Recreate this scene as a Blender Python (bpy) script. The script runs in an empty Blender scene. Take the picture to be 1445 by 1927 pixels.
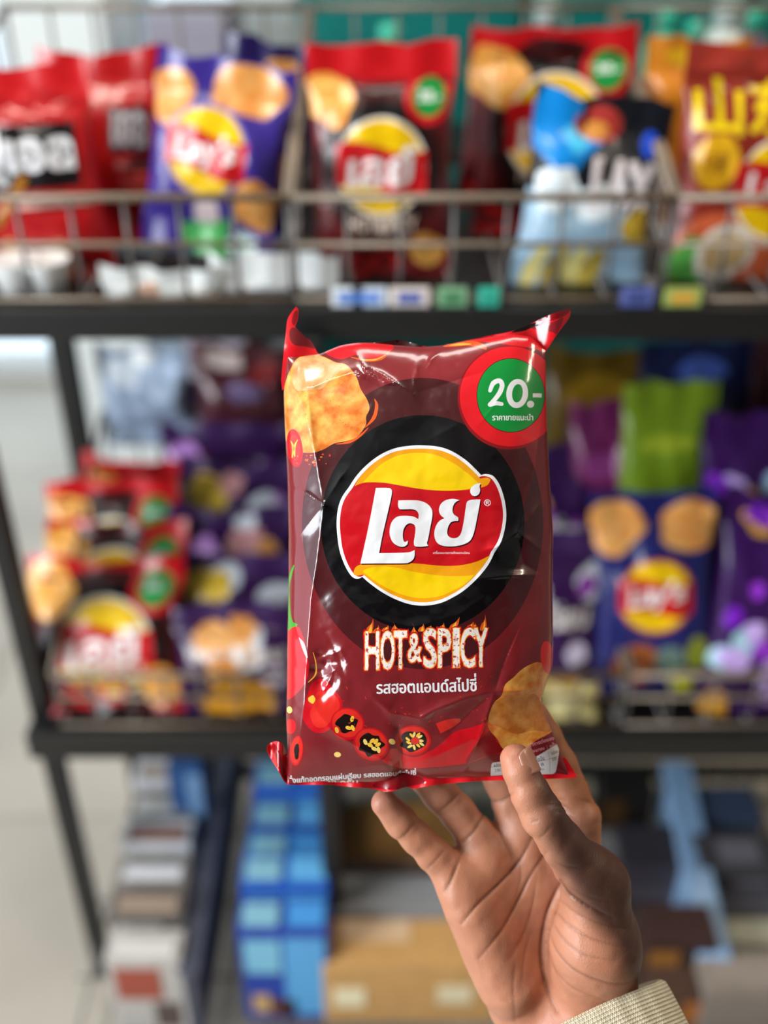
import bpy, bmesh, math, random
import numpy as np
from mathutils import Vector as V, Matrix
from mathutils.geometry import delaunay_2d_cdt as cdt

random.seed(7)
rng = np.random.default_rng(7)
SC = bpy.context.scene
COL = SC.collection

# ------------------------------------------------------------------ camera
PITCH = math.radians(33.0)
FPX, CX, CY = 2000.0, 722.5, 963.5
CAM = np.array((0.0, 0.0, 1.5))
RIGHT = np.array((1.0, 0.0, 0.0))
FWD = np.array((0.0, math.cos(PITCH), -math.sin(PITCH)))
UP = np.array((0.0, math.sin(PITCH), math.cos(PITCH)))
cd = bpy.data.cameras.new('camera')
cam = bpy.data.objects.new('camera', cd)
COL.objects.link(cam)
cam.location = CAM
cam.rotation_euler = (math.pi / 2 - PITCH, 0, 0)
cd.sensor_fit = 'VERTICAL'
cd.sensor_height = 36.0
cd.lens = FPX / 1927 * 36.0
cd.clip_start = 0.01
cd.dof.use_dof = True
cd.dof.focus_distance = 0.522
cd.dof.aperture_fstop = 2.7
SC.camera = cam

# ------------------------------------------------------------------ world, lights, exposure
W = bpy.data.worlds.new('world')
SC.world = W
W.use_nodes = True
bg = W.node_tree.nodes['Background']
bg.inputs[0].default_value = (0.80, 0.92, 1.0, 1)
bg.inputs[1].default_value = 2.2
SC.view_settings.view_transform = 'Standard'
SC.view_settings.look = 'None'
SC.view_settings.gamma = 1.0
SC.view_settings.use_curve_mapping = False
SC.view_settings.exposure = -0.3
SC.cycles.use_denoising = True


def area(name, loc, target, sx, sy, watts, col):
    l = bpy.data.lights.new(name, 'AREA')
    l.shape = 'RECTANGLE'
    l.size, l.size_y, l.energy, l.color = sx, sy, watts, col
    o = bpy.data.objects.new(name, l)
    COL.objects.link(o)
    o.location = loc
    o.rotation_euler = (V(target) - V(loc)).to_track_quat('-Z', 'Y').to_euler()
    return o


area('daylight_through_side_window', (-2.45, -0.75, 1.75), (0, 0.4, 1.2), 1.3, 1.8, 150, (0.93, 0.97, 1.0))
area('ceiling_lamp_light', (-0.75, 0.6, 2.93), (-0.75, 0.6, 0), 0.6, 0.25, 24, (1.0, 0.90, 0.78))  # added, unseen source: sized and placed for highlights along the bag's top
area('ceiling_lamp_light', (0.3, 1.5, 2.93), (0.3, 1.5, 0), 1.2, 0.3, 16, (1.0, 0.93, 0.85))
area('ceiling_lamp_light', (2.15, 0.75, 2.93), (1.7, 0.5, 0), 1.2, 0.3, 45, (1.0, 0.84, 0.66))  # added, unseen source: warms the bag's right edge and the index finger

# ------------------------------------------------------------------ helpers


def lin(h):
    h = h.lstrip('#')
    r = []
    for i in (0, 2, 4):
        v = int(h[i:i + 2], 16) / 255
        r.append(v / 12.92 if v <= 0.04045 else ((v + 0.055) / 1.055) ** 2.4)
    return (*r, 1.0)


MATS = {}


def mat(name, hexcol, rough=0.5, metal=0.0, bump=0.0, bscale=300.0, coat=0.0, spec=0.5, var=0.0, vscale=40.0, col2=None):
    if name in MATS:
        return MATS[name]
    m = bpy.data.materials.new(name)
    m.use_nodes = True
    nt = m.node_tree
    p = nt.nodes['Principled BSDF']
    p.inputs['Base Color'].default_value = lin(hexcol)
    p.inputs['Roughness'].default_value = rough
    p.inputs['Metallic'].default_value = metal
    p.inputs['Specular IOR Level'].default_value = spec
    if coat:
        p.inputs['Coat Weight'].default_value = coat
        p.inputs['Coat Roughness'].default_value = 0.06
    tc = nt.nodes.new('ShaderNodeTexCoord')
    if var or col2:
        n = nt.nodes.new('ShaderNodeTexNoise')
        n.inputs['Scale'].default_value = vscale
        n.inputs['Detail'].default_value = 5
        nt.links.new(tc.outputs['Object'], n.inputs['Vector'])
        r = nt.nodes.new('ShaderNodeValToRGB')
        c = lin(hexcol)
        r.color_ramp.elements[0].position = 0.35
        r.color_ramp.elements[1].position = 0.65
        r.color_ramp.elements[0].color = (*[x * (1 - var) for x in c[:3]], 1) if not col2 else c
        r.color_ramp.elements[1].color = (*[min(1, x * (1 + var)) for x in c[:3]], 1) if not col2 else lin(col2)
        nt.links.new(n.outputs['Fac'], r.inputs['Fac'])
        nt.links.new(r.outputs['Color'], p.inputs['Base Color'])
    if bump:
        n = nt.nodes.new('ShaderNodeTexNoise')
        n.inputs['Scale'].default_value = bscale
        n.inputs['Detail'].default_value = 3
        nt.links.new(tc.outputs['Object'], n.inputs['Vector'])
        b = nt.nodes.new('ShaderNodeBump')
        b.inputs['Strength'].default_value = bump
        b.inputs['Distance'].default_value = 0.001
        nt.links.new(n.outputs['Fac'], b.inputs['Height'])
        nt.links.new(b.outputs['Normal'], p.inputs['Normal'])
    MATS[name] = m
    return m


def film(hexcol):
    return mat('glossy_film_' + hexcol.strip('#'), hexcol, rough=0.3, bump=0.25, bscale=60, coat=0.2, spec=0.4)


def link(name, me, parent=None, loc=(0, 0, 0), mats=()):
    o = bpy.data.objects.new(name, me)
    COL.objects.link(o)
    o.location = loc
    if parent:
        o.parent = parent
    for m in mats:
        me.materials.append(m)
    return o


def empty(name, loc, label, cat, group=None, rot=(0, 0, 0)):
    o = bpy.data.objects.new(name, None)
    COL.objects.link(o)
    o.location = loc
    o.rotation_euler = rot
    o.empty_display_size = 0.02
    o['label'] = label
    o['category'] = cat
    if group:
        o['group'] = group
    return o


def tag(o, label, cat, group=None):
    o['label'] = label
    o['category'] = cat
    if group:
        o['group'] = group
    return o


def struct(o, label=None):
    o['kind'] = 'structure'
    if label:
        o['label'] = label
    return o


def mesh(name, verts, faces, smooth=False):
    me = bpy.data.meshes.new(name)
    me.from_pydata([tuple(v) for v in verts], [], faces)
    me.update()
    if smooth:
        me.polygons.foreach_set('use_smooth', [True] * len(me.polygons))
    return me


def box_me(name, sx, sy, sz, bevel=0.0, z0=True):
    bm = bmesh.new()
    bmesh.ops.create_cube(bm, size=1)
    bmesh.ops.scale(bm, vec=(sx, sy, sz), verts=bm.verts)
    if z0:
        bmesh.ops.translate(bm, vec=(0, 0, sz / 2), verts=bm.verts)
    if bevel:
        bmesh.ops.bevel(bm, geom=bm.edges[:], offset=bevel, segments=2, affect='EDGES', profile=0.5)
    me = bpy.data.meshes.new(name)
    bm.to_mesh(me)
    bm.free()
    return me


def tube_me(name, pts, r, seg=8, caps=True):
    pts = [V(p) for p in pts]
    vs, fs = [], []
    n = len(pts)
    rr = r if isinstance(r, (list, tuple)) else [r] * n
    prev = None
    for i, p in enumerate(pts):
        d = (pts[min(i + 1, n - 1)] - pts[max(i - 1, 0)]).normalized()
        a = V((0, 0, 1)) if abs(d.z) < 0.9 else V((1, 0, 0))
        if prev is not None:
            a = prev
        u = (a - d * a.dot(d)).normalized()
        prev = u
        w = d.cross(u)
        for k in range(seg):
            t = 2 * math.pi * k / seg
            vs.append(p + (u * math.cos(t) + w * math.sin(t)) * rr[i])
    for i in range(n - 1):
        for k in range(seg):
            a, b = i * seg + k, i * seg + (k + 1) % seg
            fs.append((a, b, b + seg, a + seg))
    if caps:
        fs.append(tuple(range(seg))[::-1])
        fs.append(tuple(range((n - 1) * seg, n * seg)))
    return mesh(name, vs, fs, True)


def ray(px, py):
    return FWD + RIGHT * ((px - CX) / FPX) + UP * ((CY - py) / FPX)


def at_y(px, py, Y):
    d = ray(px, py)
    return CAM + d * (Y / d[1])


def at_z(px, py, z):
    d = ray(px, py)
    return CAM + d * ((z - CAM[2]) / d[2])


def cpt(px, py, depth):
    """World points from picture columns/rows and a camera-axis distance (arrays welcome)."""
    px, py, depth = np.broadcast_arrays(np.asarray(px, float), np.asarray(py, float), np.asarray(depth, float))
    return CAM + depth[..., None] * (FWD + ((px - CX) / FPX)[..., None] * RIGHT + ((CY - py) / FPX)[..., None] * UP)


# ---- outlines
def crom(pts, n=6, closed=True):
    P = np.array(pts, float)
    m = len(P)
    out = []
    rng_ = range(m) if closed else range(m - 1)
    for i in rng_:
        if closed:
            a, b, c, d = P[i - 1], P[i], P[(i + 1) % m], P[(i + 2) % m]
        else:
            a, b, c, d = P[max(i - 1, 0)], P[i], P[i + 1], P[min(i + 2, m - 1)]
        if np.allclose(b, c):
            continue
        for k in range(n):
            t = k / n
            out.append(0.5 * ((2 * b) + (c - a) * t + (2 * a - 5 * b + 4 * c - d) * t * t + (3 * b - a - 3 * c + d) * t ** 3))
    if not closed:
        out.append(P[-1])
    return np.array(out)


def corners(pts, n=5):
    """Points given with a third value are sharp corners."""
    P = []
    for p in pts:
        P.append(p[:2])
        if len(p) > 2:
            P.append(p[:2])
    return crom(P, n)


def ell(cx, cy, rx, ry, n=48, rot=0.0):
    t = np.linspace(0, 2 * np.pi, n, endpoint=False)
    x, y = rx * np.cos(t), ry * np.sin(t)
    c, s = math.cos(rot), math.sin(rot)
    return np.stack((cx + x * c - y * s, cy + x * s + y * c), 1)


def stroke(pts, w, n=5):
    P = crom(pts, n, False) if len(pts) > 2 else np.array(pts, float)
    d = np.gradient(P, axis=0)
    d /= np.linalg.norm(d, axis=1)[:, None] + 1e-9
    nn = np.stack((-d[:, 1], d[:, 0]), 1)
    ww = np.broadcast_to(np.asarray(w, float), (len(P),)) if np.ndim(w) == 0 else np.interp(np.linspace(0, 1, len(P)), np.linspace(0, 1, len(w)), w)
    L, R = P + nn * ww[:, None] / 2, P - nn * ww[:, None] / 2
    cap1 = [P[-1] + (math.cos(a) * d[-1] + math.sin(a) * nn[-1]) * ww[-1] / 2 for a in (0.9, 0, -0.9)]
    cap0 = [P[0] + (-math.cos(a) * d[0] + math.sin(a) * nn[0]) * ww[0] / 2 for a in (-0.9, 0, 0.9)]
    return np.concatenate((L, cap1, R[::-1], cap0))


def offset_loop(P, o):
    a, b = np.roll(P, 1, 0), np.roll(P, -1, 0)
    d1 = P - a
    d2 = b - P
    d1 /= np.linalg.norm(d1, axis=1)[:, None] + 1e-9
    d2 /= np.linalg.norm(d2, axis=1)[:, None] + 1e-9
    n1 = np.stack((d1[:, 1], -d1[:, 0]), 1)
    n2 = np.stack((d2[:, 1], -d2[:, 0]), 1)
    n = n1 + n2
    n /= np.maximum(np.sum(n * n, 1)[:, None] / 2, 0.6)
    return P + n * o


_txt = {}


def glyphs(s, res=3):
    if s in _txt:
        return _txt[s]
    c = bpy.data.curves.new('glyph_outline', 'FONT')
    c.body, c.fill_mode, c.resolution_u = s, 'NONE', res
    o = bpy.data.objects.new('glyph_outline', c)
    COL.objects.link(o)
    dg = bpy.context.evaluated_depsgraph_get()
    m = o.evaluated_get(dg).to_mesh()
    v = np.array([x.co[:2] for x in m.vertices])
    loops, cur = [], [0]
    for e in m.edges:
        a, b = e.vertices
        if b > a and b == a + 1:
            if cur[-1] != a:
                cur = [a]
            cur.append(b)
        else:
            lo = min(a, b)
            loops.append(v[lo:max(a, b) + 1])
            cur = [max(a, b) + 1]
    bpy.data.objects.remove(o)
    bpy.data.curves.remove(c)
    _txt[s] = loops
    return loops


TONES = '\u0e48\u0e49\u0e4a\u0e4b\u0e4c'
UPPERV = '\u0e31\u0e34\u0e35\u0e36\u0e37\u0e47'


def text(s, x0, y0, x1, y1, bold=0.0, rot=0.0, flip=True, shear=0.0):
    """Glyph outlines of s fitted to a box (y grows downward when flip)."""
    stacked = [i for i in range(1, len(s)) if s[i] in TONES and s[i - 1] in UPPERV]
    L = [l.copy() for l in glyphs(s)]
    if stacked:
        base = ''.join(ch for i, ch in enumerate(s) if i not in stacked)
        keys = {tuple(np.round(l.mean(0), 3)) for l in glyphs(base)}
        for l in L:
            if tuple(np.round(l.mean(0), 3)) not in keys:
                l[:, 1] += 0.22
    if bold:
        ar = sum(np.sum(l[:, 0] * np.roll(l[:, 1], -1) - np.roll(l[:, 0], -1) * l[:, 1]) for l in L)
        L = [offset_loop(l, bold * (1 if ar > 0 else -1)) for l in L]
    A = np.concatenate(L)
    mn, mx = A.min(0), A.max(0)
    out = []
    cx, cy = (x0 + x1) / 2, (y0 + y1) / 2
    for l in L:
        q = (l - mn) / (mx - mn)
        x = x0 + q[:, 0] * (x1 - x0) + shear * (q[:, 1] - 0.5) * (y1 - y0)
        y = (y1 - q[:, 1] * (y1 - y0)) if flip else (y0 + q[:, 1] * (y1 - y0))
        c, sn = math.cos(rot), math.sin(rot)
        out.append(np.stack((cx + (x - cx) * c - (y - cy) * sn, cy + (x - cx) * sn + (y - cy) * c), 1))
    return out


def inside(pts, loops):
    """Even-odd test of points against a list of loops."""
    res = np.zeros(len(pts), bool)
    A = np.concatenate(loops)
    mn, mx = A.min(0), A.max(0)
    idx = np.nonzero(np.all((pts >= mn) & (pts <= mx), 1))[0]
    if not len(idx):
        return res
    p = pts[idx]
    r = np.zeros(len(idx), bool)
    for l in loops:
        a, b = l, np.roll(l, -1, 0)
        for (ax, ay), (bx, by) in zip(a, b):
            if ay == by:
                continue
            c = (ay > p[:, 1]) != (by > p[:, 1])
            r ^= c & (p[:, 0] < (bx - ax) * (p[:, 1] - ay) / (by - ay) + ax)
    res[idx] = r
    return res


def painted(name, dom_pts, dom_edges, shapes, to_dom, from_dom, pos, base_mat, region=None, flip=False, eps=1e-6):
    """A surface whose mesh follows the printed shapes. dom: flat domain; art: coordinates the shapes are drawn in."""
    pts = [tuple(p) for p in dom_pts]
    edges = list(dom_edges)
    for loops, m in shapes:
        for l in loops:
            q = to_dom(np.asarray(l, float))
            k = len(pts)
            pts += [tuple(p) for p in q]
            n = len(q)
            edges += [(k + i, k + (i + 1) % n) for i in range(n)]
    r = cdt([V(p) for p in pts], edges, [], 0, eps, False)
    dv = np.array([tuple(v) for v in r[0]])
    tris = np.array([f for f in r[2]], int)
    if flip:
        tris = tris[:, ::-1]
    art = from_dom(dv)
    cen = art[tris].mean(1)
    if region is not None:
        keep = inside(cen, region)
        tris, cen = tris[keep], cen[keep]
    mats, idx = [base_mat], np.zeros(len(tris), int)
    for loops, m in shapes:
        if m not in mats:
            mats.append(m)
        idx[inside(cen, [np.asarray(l, float) for l in loops])] = mats.index(m)
    P = pos(dv, art)
    used = np.unique(tris)
    rem = -np.ones(len(P), int)
    rem[used] = np.arange(len(used))
    tris = rem[tris]
    me = mesh(name, P[used], [tuple(int(i) for i in t) for t in tris], True)
    for m in mats:
        me.materials.append(m)
    me.polygons.foreach_set('material_index', idx.astype(np.int32))
    return me, dv[used]


def vnoise(p, seed=0):
    """Smooth value noise of 2-D or 3-D points, -1..1."""
    p = np.asarray(p, float)
    i = np.floor(p).astype(np.int64)
    f = p - i
    f = f * f * (3 - 2 * f)
    D = p.shape[1]
    out = np.zeros(len(p))
    K = np.array([374761393, 668265263, 2147483647][:D])
    for c in range(2 ** D):
        o = np.array([(c >> k) & 1 for k in range(D)])
        h = ((i + o) * K).sum(1) + seed * 1274126177
        h = (h ^ (h >> 13)) * 1274126177
        h = (h ^ (h >> 16)) & 0xffff
        w = np.prod(np.where(o, f, 1 - f), 1)
        out += w * (h / 32767.5 - 1)
    return out


def seg_dist(p, poly):
    """Distance of 2-D points to a polyline, and position along it 0..1."""
    P = np.asarray(poly, float)
    best = np.full(len(p), 1e9)
    along = np.zeros(len(p))
    n = len(P) - 1
    for i in range(n):
        a, b = P[i], P[i + 1]
        d = b - a
        t = np.clip(((p - a) @ d) / (d @ d + 1e-12), 0, 1)
        q = np.linalg.norm(p - (a + t[:, None] * d), axis=1)
        k = q < best
        best[k] = q[k]
        along[k] = (i + t[k]) / n
    return best, along


# ================================================================== the room
M_floor = mat('pale_stone_floor', '#b0a698', rough=0.35, var=0.10, vscale=3.0, bump=0.05, bscale=40)
M_wall = mat('grey_painted_wall', '#737270', rough=0.8, bump=0.1, bscale=120)
M_dwall = mat('dark_wall_paint', '#2c2c30', rough=0.8, bump=0.1, bscale=120)
M_ceil = mat('white_ceiling_paint', '#8c8b87', rough=0.9, bump=0.05)
M_frame = mat('white_window_frame', '#d9dcdc', rough=0.4, bump=0.03)
M_black = mat('black_powder_coat', '#0d0e0f', rough=0.45, bump=0.12, bscale=700)
M_wire = mat('dull_brass_wire', '#7d6f60', rough=0.42, metal=0.35, bump=0.05)
M_wire2 = mat('grey_steel_wire', '#6f6b69', rough=0.45, metal=0.4, bump=0.05)
M_teal = mat('teal_laminate', '#0f5a58', rough=0.4, bump=0.04, var=0.08)

glass = bpy.data.materials.new('clear_glass_pane')
glass.use_nodes = True
gn = glass.node_tree
gn.nodes.remove(gn.nodes['Principled BSDF'])
mx_, tr_, gl_ = gn.nodes.new('ShaderNodeMixShader'), gn.nodes.new('ShaderNodeBsdfTransparent'), gn.nodes.new('ShaderNodeBsdfGlossy')
gl_.inputs['Roughness'].default_value = 0.02
mx_.inputs[0].default_value = 0.06
tr_.inputs[0].default_value = (0.95, 0.98, 1, 1)
gn.links.new(tr_.outputs[0], mx_.inputs[1])
gn.links.new(gl_.outputs[0], mx_.inputs[2])
gn.links.new(mx_.outputs[0], gn.nodes['Material Output'].inputs[0])


def slab(name, lo, hi, m, label=None):
    s = [hi[i] - lo[i] for i in range(3)]
    o = link(name, box_me(name, *s), None, ((lo[0] + hi[0]) / 2, (lo[1] + hi[1]) / 2, lo[2]), [m])
    return struct(o, label)


X0, X1, Y0, Y1, H = -2.6, 2.8, -2.8, 3.1, 3.0
fl = slab('floor', (X0, Y0, -0.1), (X1, Y1, 0), M_floor, 'pale stone tiled shop floor')
M_tile = mat('pale_stone_tile', '#b8aea0', rough=0.3, var=0.12, vscale=2.5, bump=0.05, bscale=40)
tile_me = box_me('tile', 0.594, 0.594, 0.004, 0.0015)
tile_me.materials.append(M_tile)
for i in range(9):
    for j in range(7):
        x, y = X0 + 0.3 + i * 0.6, Y1 - 0.3 - j * 0.6
        if y < -0.6:
            continue
        link('tile', tile_me, fl, (x - fl.location.x, y - fl.location.y, 0.1))
slab('ceiling', (X0, Y0, H), (X1, Y1, H + 0.1), M_ceil, 'plain pale ceiling')
slab('wall_right', (X1, Y0, 0), (X1 + 0.1, Y1, H), M_wall, 'plain grey wall')
slab('wall_front', (X0, Y0 - 0.1, 0), (X1, Y0, H), M_dwall, 'dark wall behind the viewer')
# back wall with a tall shop window on its left
wb = slab('wall_back', (-0.15, Y1, 0), (X1, Y1 + 0.1, H), M_wall, 'grey back wall beside the shop window')
slab('wall_back_lintel', (X0, Y1, 2.6), (-0.15, Y1 + 0.1, H), M_wall, 'grey wall strip above the shop window')
win = empty('window_1', (-1.4, Y1 + 0.03, 0), 'tall shop window with pale frame letting in daylight', 'window')
win['kind'] = 'structure'
del win['category']
for x in (-1.17, -0.39, 0.39, 1.17):
    link('window_frame', box_me('mullion', 0.06, 0.07, 2.6, 0.005), win, (x, 0, 0), [M_frame])
for z in (0.0, 2.53):
    link('window_rail', box_me('rail', 2.4, 0.07, 0.07, 0.005), win, (0, 0, z), [M_frame])
for x in (-0.78, 0, 0.78):
    link('pane', box_me('pane', 0.74, 0.008, 2.5), win, (x, 0, 0.04), [glass])
# left wall with the side window the daylight comes through
slab('wall_left', (X0 - 0.1, Y0, 0), (X0, Y1, 0.35), M_wall, 'grey wall below the side window')
slab('wall_left_lintel', (X0 - 0.1, Y0, 2.7), (X0, Y1, H), M_wall, 'grey wall above the side window')
slab('wall_left_pier', (X0 - 0.1, 1.4, 0.35), (X0, Y1, 2.7), M_wall, 'grey wall pier beyond the side window')
slab('wall_left_pillar', (X0 - 0.1, Y0, 0.35), (X0, -2.2, 2.7), M_wall, 'grey wall pillar beside the side window')
win2 = empty('window_2', (X0 - 0.05, -0.4, 0.35), 'wide side window with pale frame', 'window')
win2['kind'] = 'structure'
del win2['category']
for y in (-1.77, -0.59, 0.59, 1.77):
    link('window_frame', box_me('mullion', 0.07, 0.06, 2.35, 0.005), win2, (0, y, 0), [M_frame])
for y in (-1.18, 0, 1.18):
    link('pane', box_me('pane', 0.008, 1.12, 2.35), win2, (0, y, 0), [glass])
for n_, (x, y, lb) in enumerate(((-0.75, 0.6, 'slim white ceiling lamp added for highlights along the bag top'), (0.3, 1.5, 'slim white ceiling lamp above the snack rack'), (2.15, 0.75, 'slim white ceiling lamp added near the right wall for warm edge light'))):
    t = empty('ceiling_lamp', (x, y, 2.94), lb, 'lamp')  # first and last housings belong to the added lights
    link('housing', box_me('housing', 1.3, 0.4, 0.06, 0.01), t, (0, 0, 0), [M_frame])

# ================================================================== rack
RX0, RX1, RYF, RYB = -0.445, 0.80, 0.95, 1.36
rack = empty('display_rack', ((RX0 + RX1) / 2, (RYF + RYB) / 2, 0), 'black metal shop display rack with two shelves of snack baskets', 'rack')
rl = V(rack.location)


def rpart(name, lo, hi, m, bev=0.003):
    s = [hi[i] - lo[i] for i in range(3)]
    return link(name, box_me(name, *s, bev), rack, V(((lo[0] + hi[0]) / 2, (lo[1] + hi[1]) / 2, lo[2])) - rl, [m])


ZU0, ZU1, ZL0, ZL1 = 1.080, 1.112, 0.512, 0.553
for (z0, z1) in ((ZU0, ZU1), (ZL0, ZL1)):
    rpart('front_beam', (RX0, RYF, z0), (RX1, RYF + 0.03, z1), M_black)
    rpart('rear_beam', (RX0, RYB - 0.03, z0), (RX1, RYB, z1), M_black)
    for x in (RX0, RX1 - 0.03):
        rpart('side_beam', (x, RYF + 0.03, z0), (x + 0.03, RYB - 0.03, z1), M_black)
    rpart('shelf_panel', (RX0 + 0.03, RYF + 0.03, z1 - 0.008), (RX1 - 0.03, RYB - 0.03, z1 - 0.002), M_black, 0.001)
for x in (RX0, RX1 - 0.025):
    rpart('front_post', (x, RYF + 0.031, 0), (x + 0.025, RYF + 0.056, ZU0 - 0.001), M_black)
    rpart('rear_post', (x, RYB - 0.06, 0), (x + 0.03, RYB - 0.031, ZU0 - 0.001), M_black)
rpart('middle_post', (-0.083, RYF - 0.02, 0), (-0.058, RYF - 0.001, ZU0 + 0.01), M_black)
# low deck of the rack
DZ = 0.09
rpart('deck_rail', (RX0, 0.80, DZ - 0.025), (RX1, 0.82, DZ), M_black)
rpart('deck_rail', (RX0, RYB - 0.03, DZ - 0.025), (RX1, RYB - 0.01, DZ), M_black)
for k in range(32):
    x = RX0 + 0.02 + k * 0.0395
    link('deck_wire', tube_me('deck_wire', [(x, 0.81, DZ + 0.001), (x, RYB - 0.02, DZ + 0.001)], 0.0025, 6), rack, -rl, [M_wire2])
for y in (0.93, 1.06, 1.19):
    link('deck_wire', tube_me('deck_wire', [(RX0, y, DZ - 0.004), (RX1, y, DZ - 0.004)], 0.0025, 6), rack, -rl, [M_wire2])


def basket(label, x0, x1, yf, yb, z0, hf, hb, m_rim, m_wire, bx0=None, bx1=None, nv=7, rr=0.0040):
    bx0 = x0 if bx0 is None else bx0
    bx1 = x1 if bx1 is None else bx1
    t = empty('wire_basket', ((x0 + x1) / 2, (yf + yb) / 2, z0), label, 'basket', 'wire baskets on the rack')
    L = -V(t.location)
    z0 = z0 + 0.004
    A, B, C, D = (x0, yf, z0 + hf), (x1, yf, z0 + hf), (bx1, yb, z0 + hb), (bx0, yb, z0 + hb)
    link('front_rim', tube_me('rim', [A, B], rr), t, L, [m_rim])
    link('rear_rim', tube_me('rim', [D, C], rr), t, L, [m_rim])
    link('side_rim', tube_me('rim', [A, D], rr), t, L, [m_rim])
    link('side_rim', tube_me('rim', [B, C], rr), t, L, [m_rim])
    for f in (0.0, 0.55):
        z = z0 + hf * f
        link('wire', tube_me('wire', [(x0, yf + 0.001, z), (x1, yf + 0.001, z)], rr * 0.7, 6), t, L, [m_rim])
    for k in range(nv + 1):
        x = x0 + (x1 - x0) * k / nv
        link('wire', tube_me('wire', [(x, yf + 0.004, z0), (x, yf + 0.004, z0 + hf)], 0.0022, 6), t, L, [m_wire])
        xb = bx0 + (bx1 - bx0) * k / nv
        link('wire', tube_me('wire', [(xb, yb, z0), (xb, yb, z0 + hb)], 0.0022, 6), t, L, [m_wire])
        link('floor_wire', tube_me('wire', [(x, yf, z0), (xb, yb, z0)], 0.0022, 6), t, L, [m_wire])
    for sx, sb in ((x0, bx0), (x1, bx1)):
        for k in range(1, 6):
            f = k / 6
            x, y = sx + (sb - sx) * f, yf + (yb - yf) * f
            link('wire', tube_me('wire', [(x, y, z0), (x, y, z0 + hf + (hb - hf) * f)], 0.0022, 6), t, L, [m_wire])
        link('wire', tube_me('wire', [(sx, yf, z0 + hf * .5), (sb, yb, z0 + hb * .5)], 0.0022, 6), t, L, [m_wire])
    return t


YF, YB = 0.965, 1.345
basket('wire basket at the left end of the upper shelf, holding red and purple bags', -0.437, -0.089, YF, YB, ZU1, 0.098, 0.205, M_wire, M_wire2)
basket('wire basket in the middle of the upper shelf, holding two dark red bags', -0.083, 0.262, YF, YB, ZU1, 0.098, 0.205, M_wire, M_wire2)
basket('wire basket at the right of the upper shelf, holding a bag with yellow characters', 0.268, 0.62, YF, YB, ZU1, 0.098, 0.205, M_wire, M_wire2)
basket('wire basket at the left of the lower shelf, full of red and purple bags', -0.40, -0.090, YF, YB, ZL1, 0.082, 0.24, M_wire, M_wire2)
basket('wire basket in the middle of the lower shelf, behind the held bag', -0.080, 0.292, YF, YB, ZL1, 0.082, 0.26, M_wire, M_wire2, -0.06, 0.25)
basket('wire basket at the right of the lower shelf, with a navy bag in front', 0.300, 0.66, YF, YB, ZL1, 0.082, 0.26, M_wire, M_wire2, 0.26, 0.63)

# ================================================================== background snack bags


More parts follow.
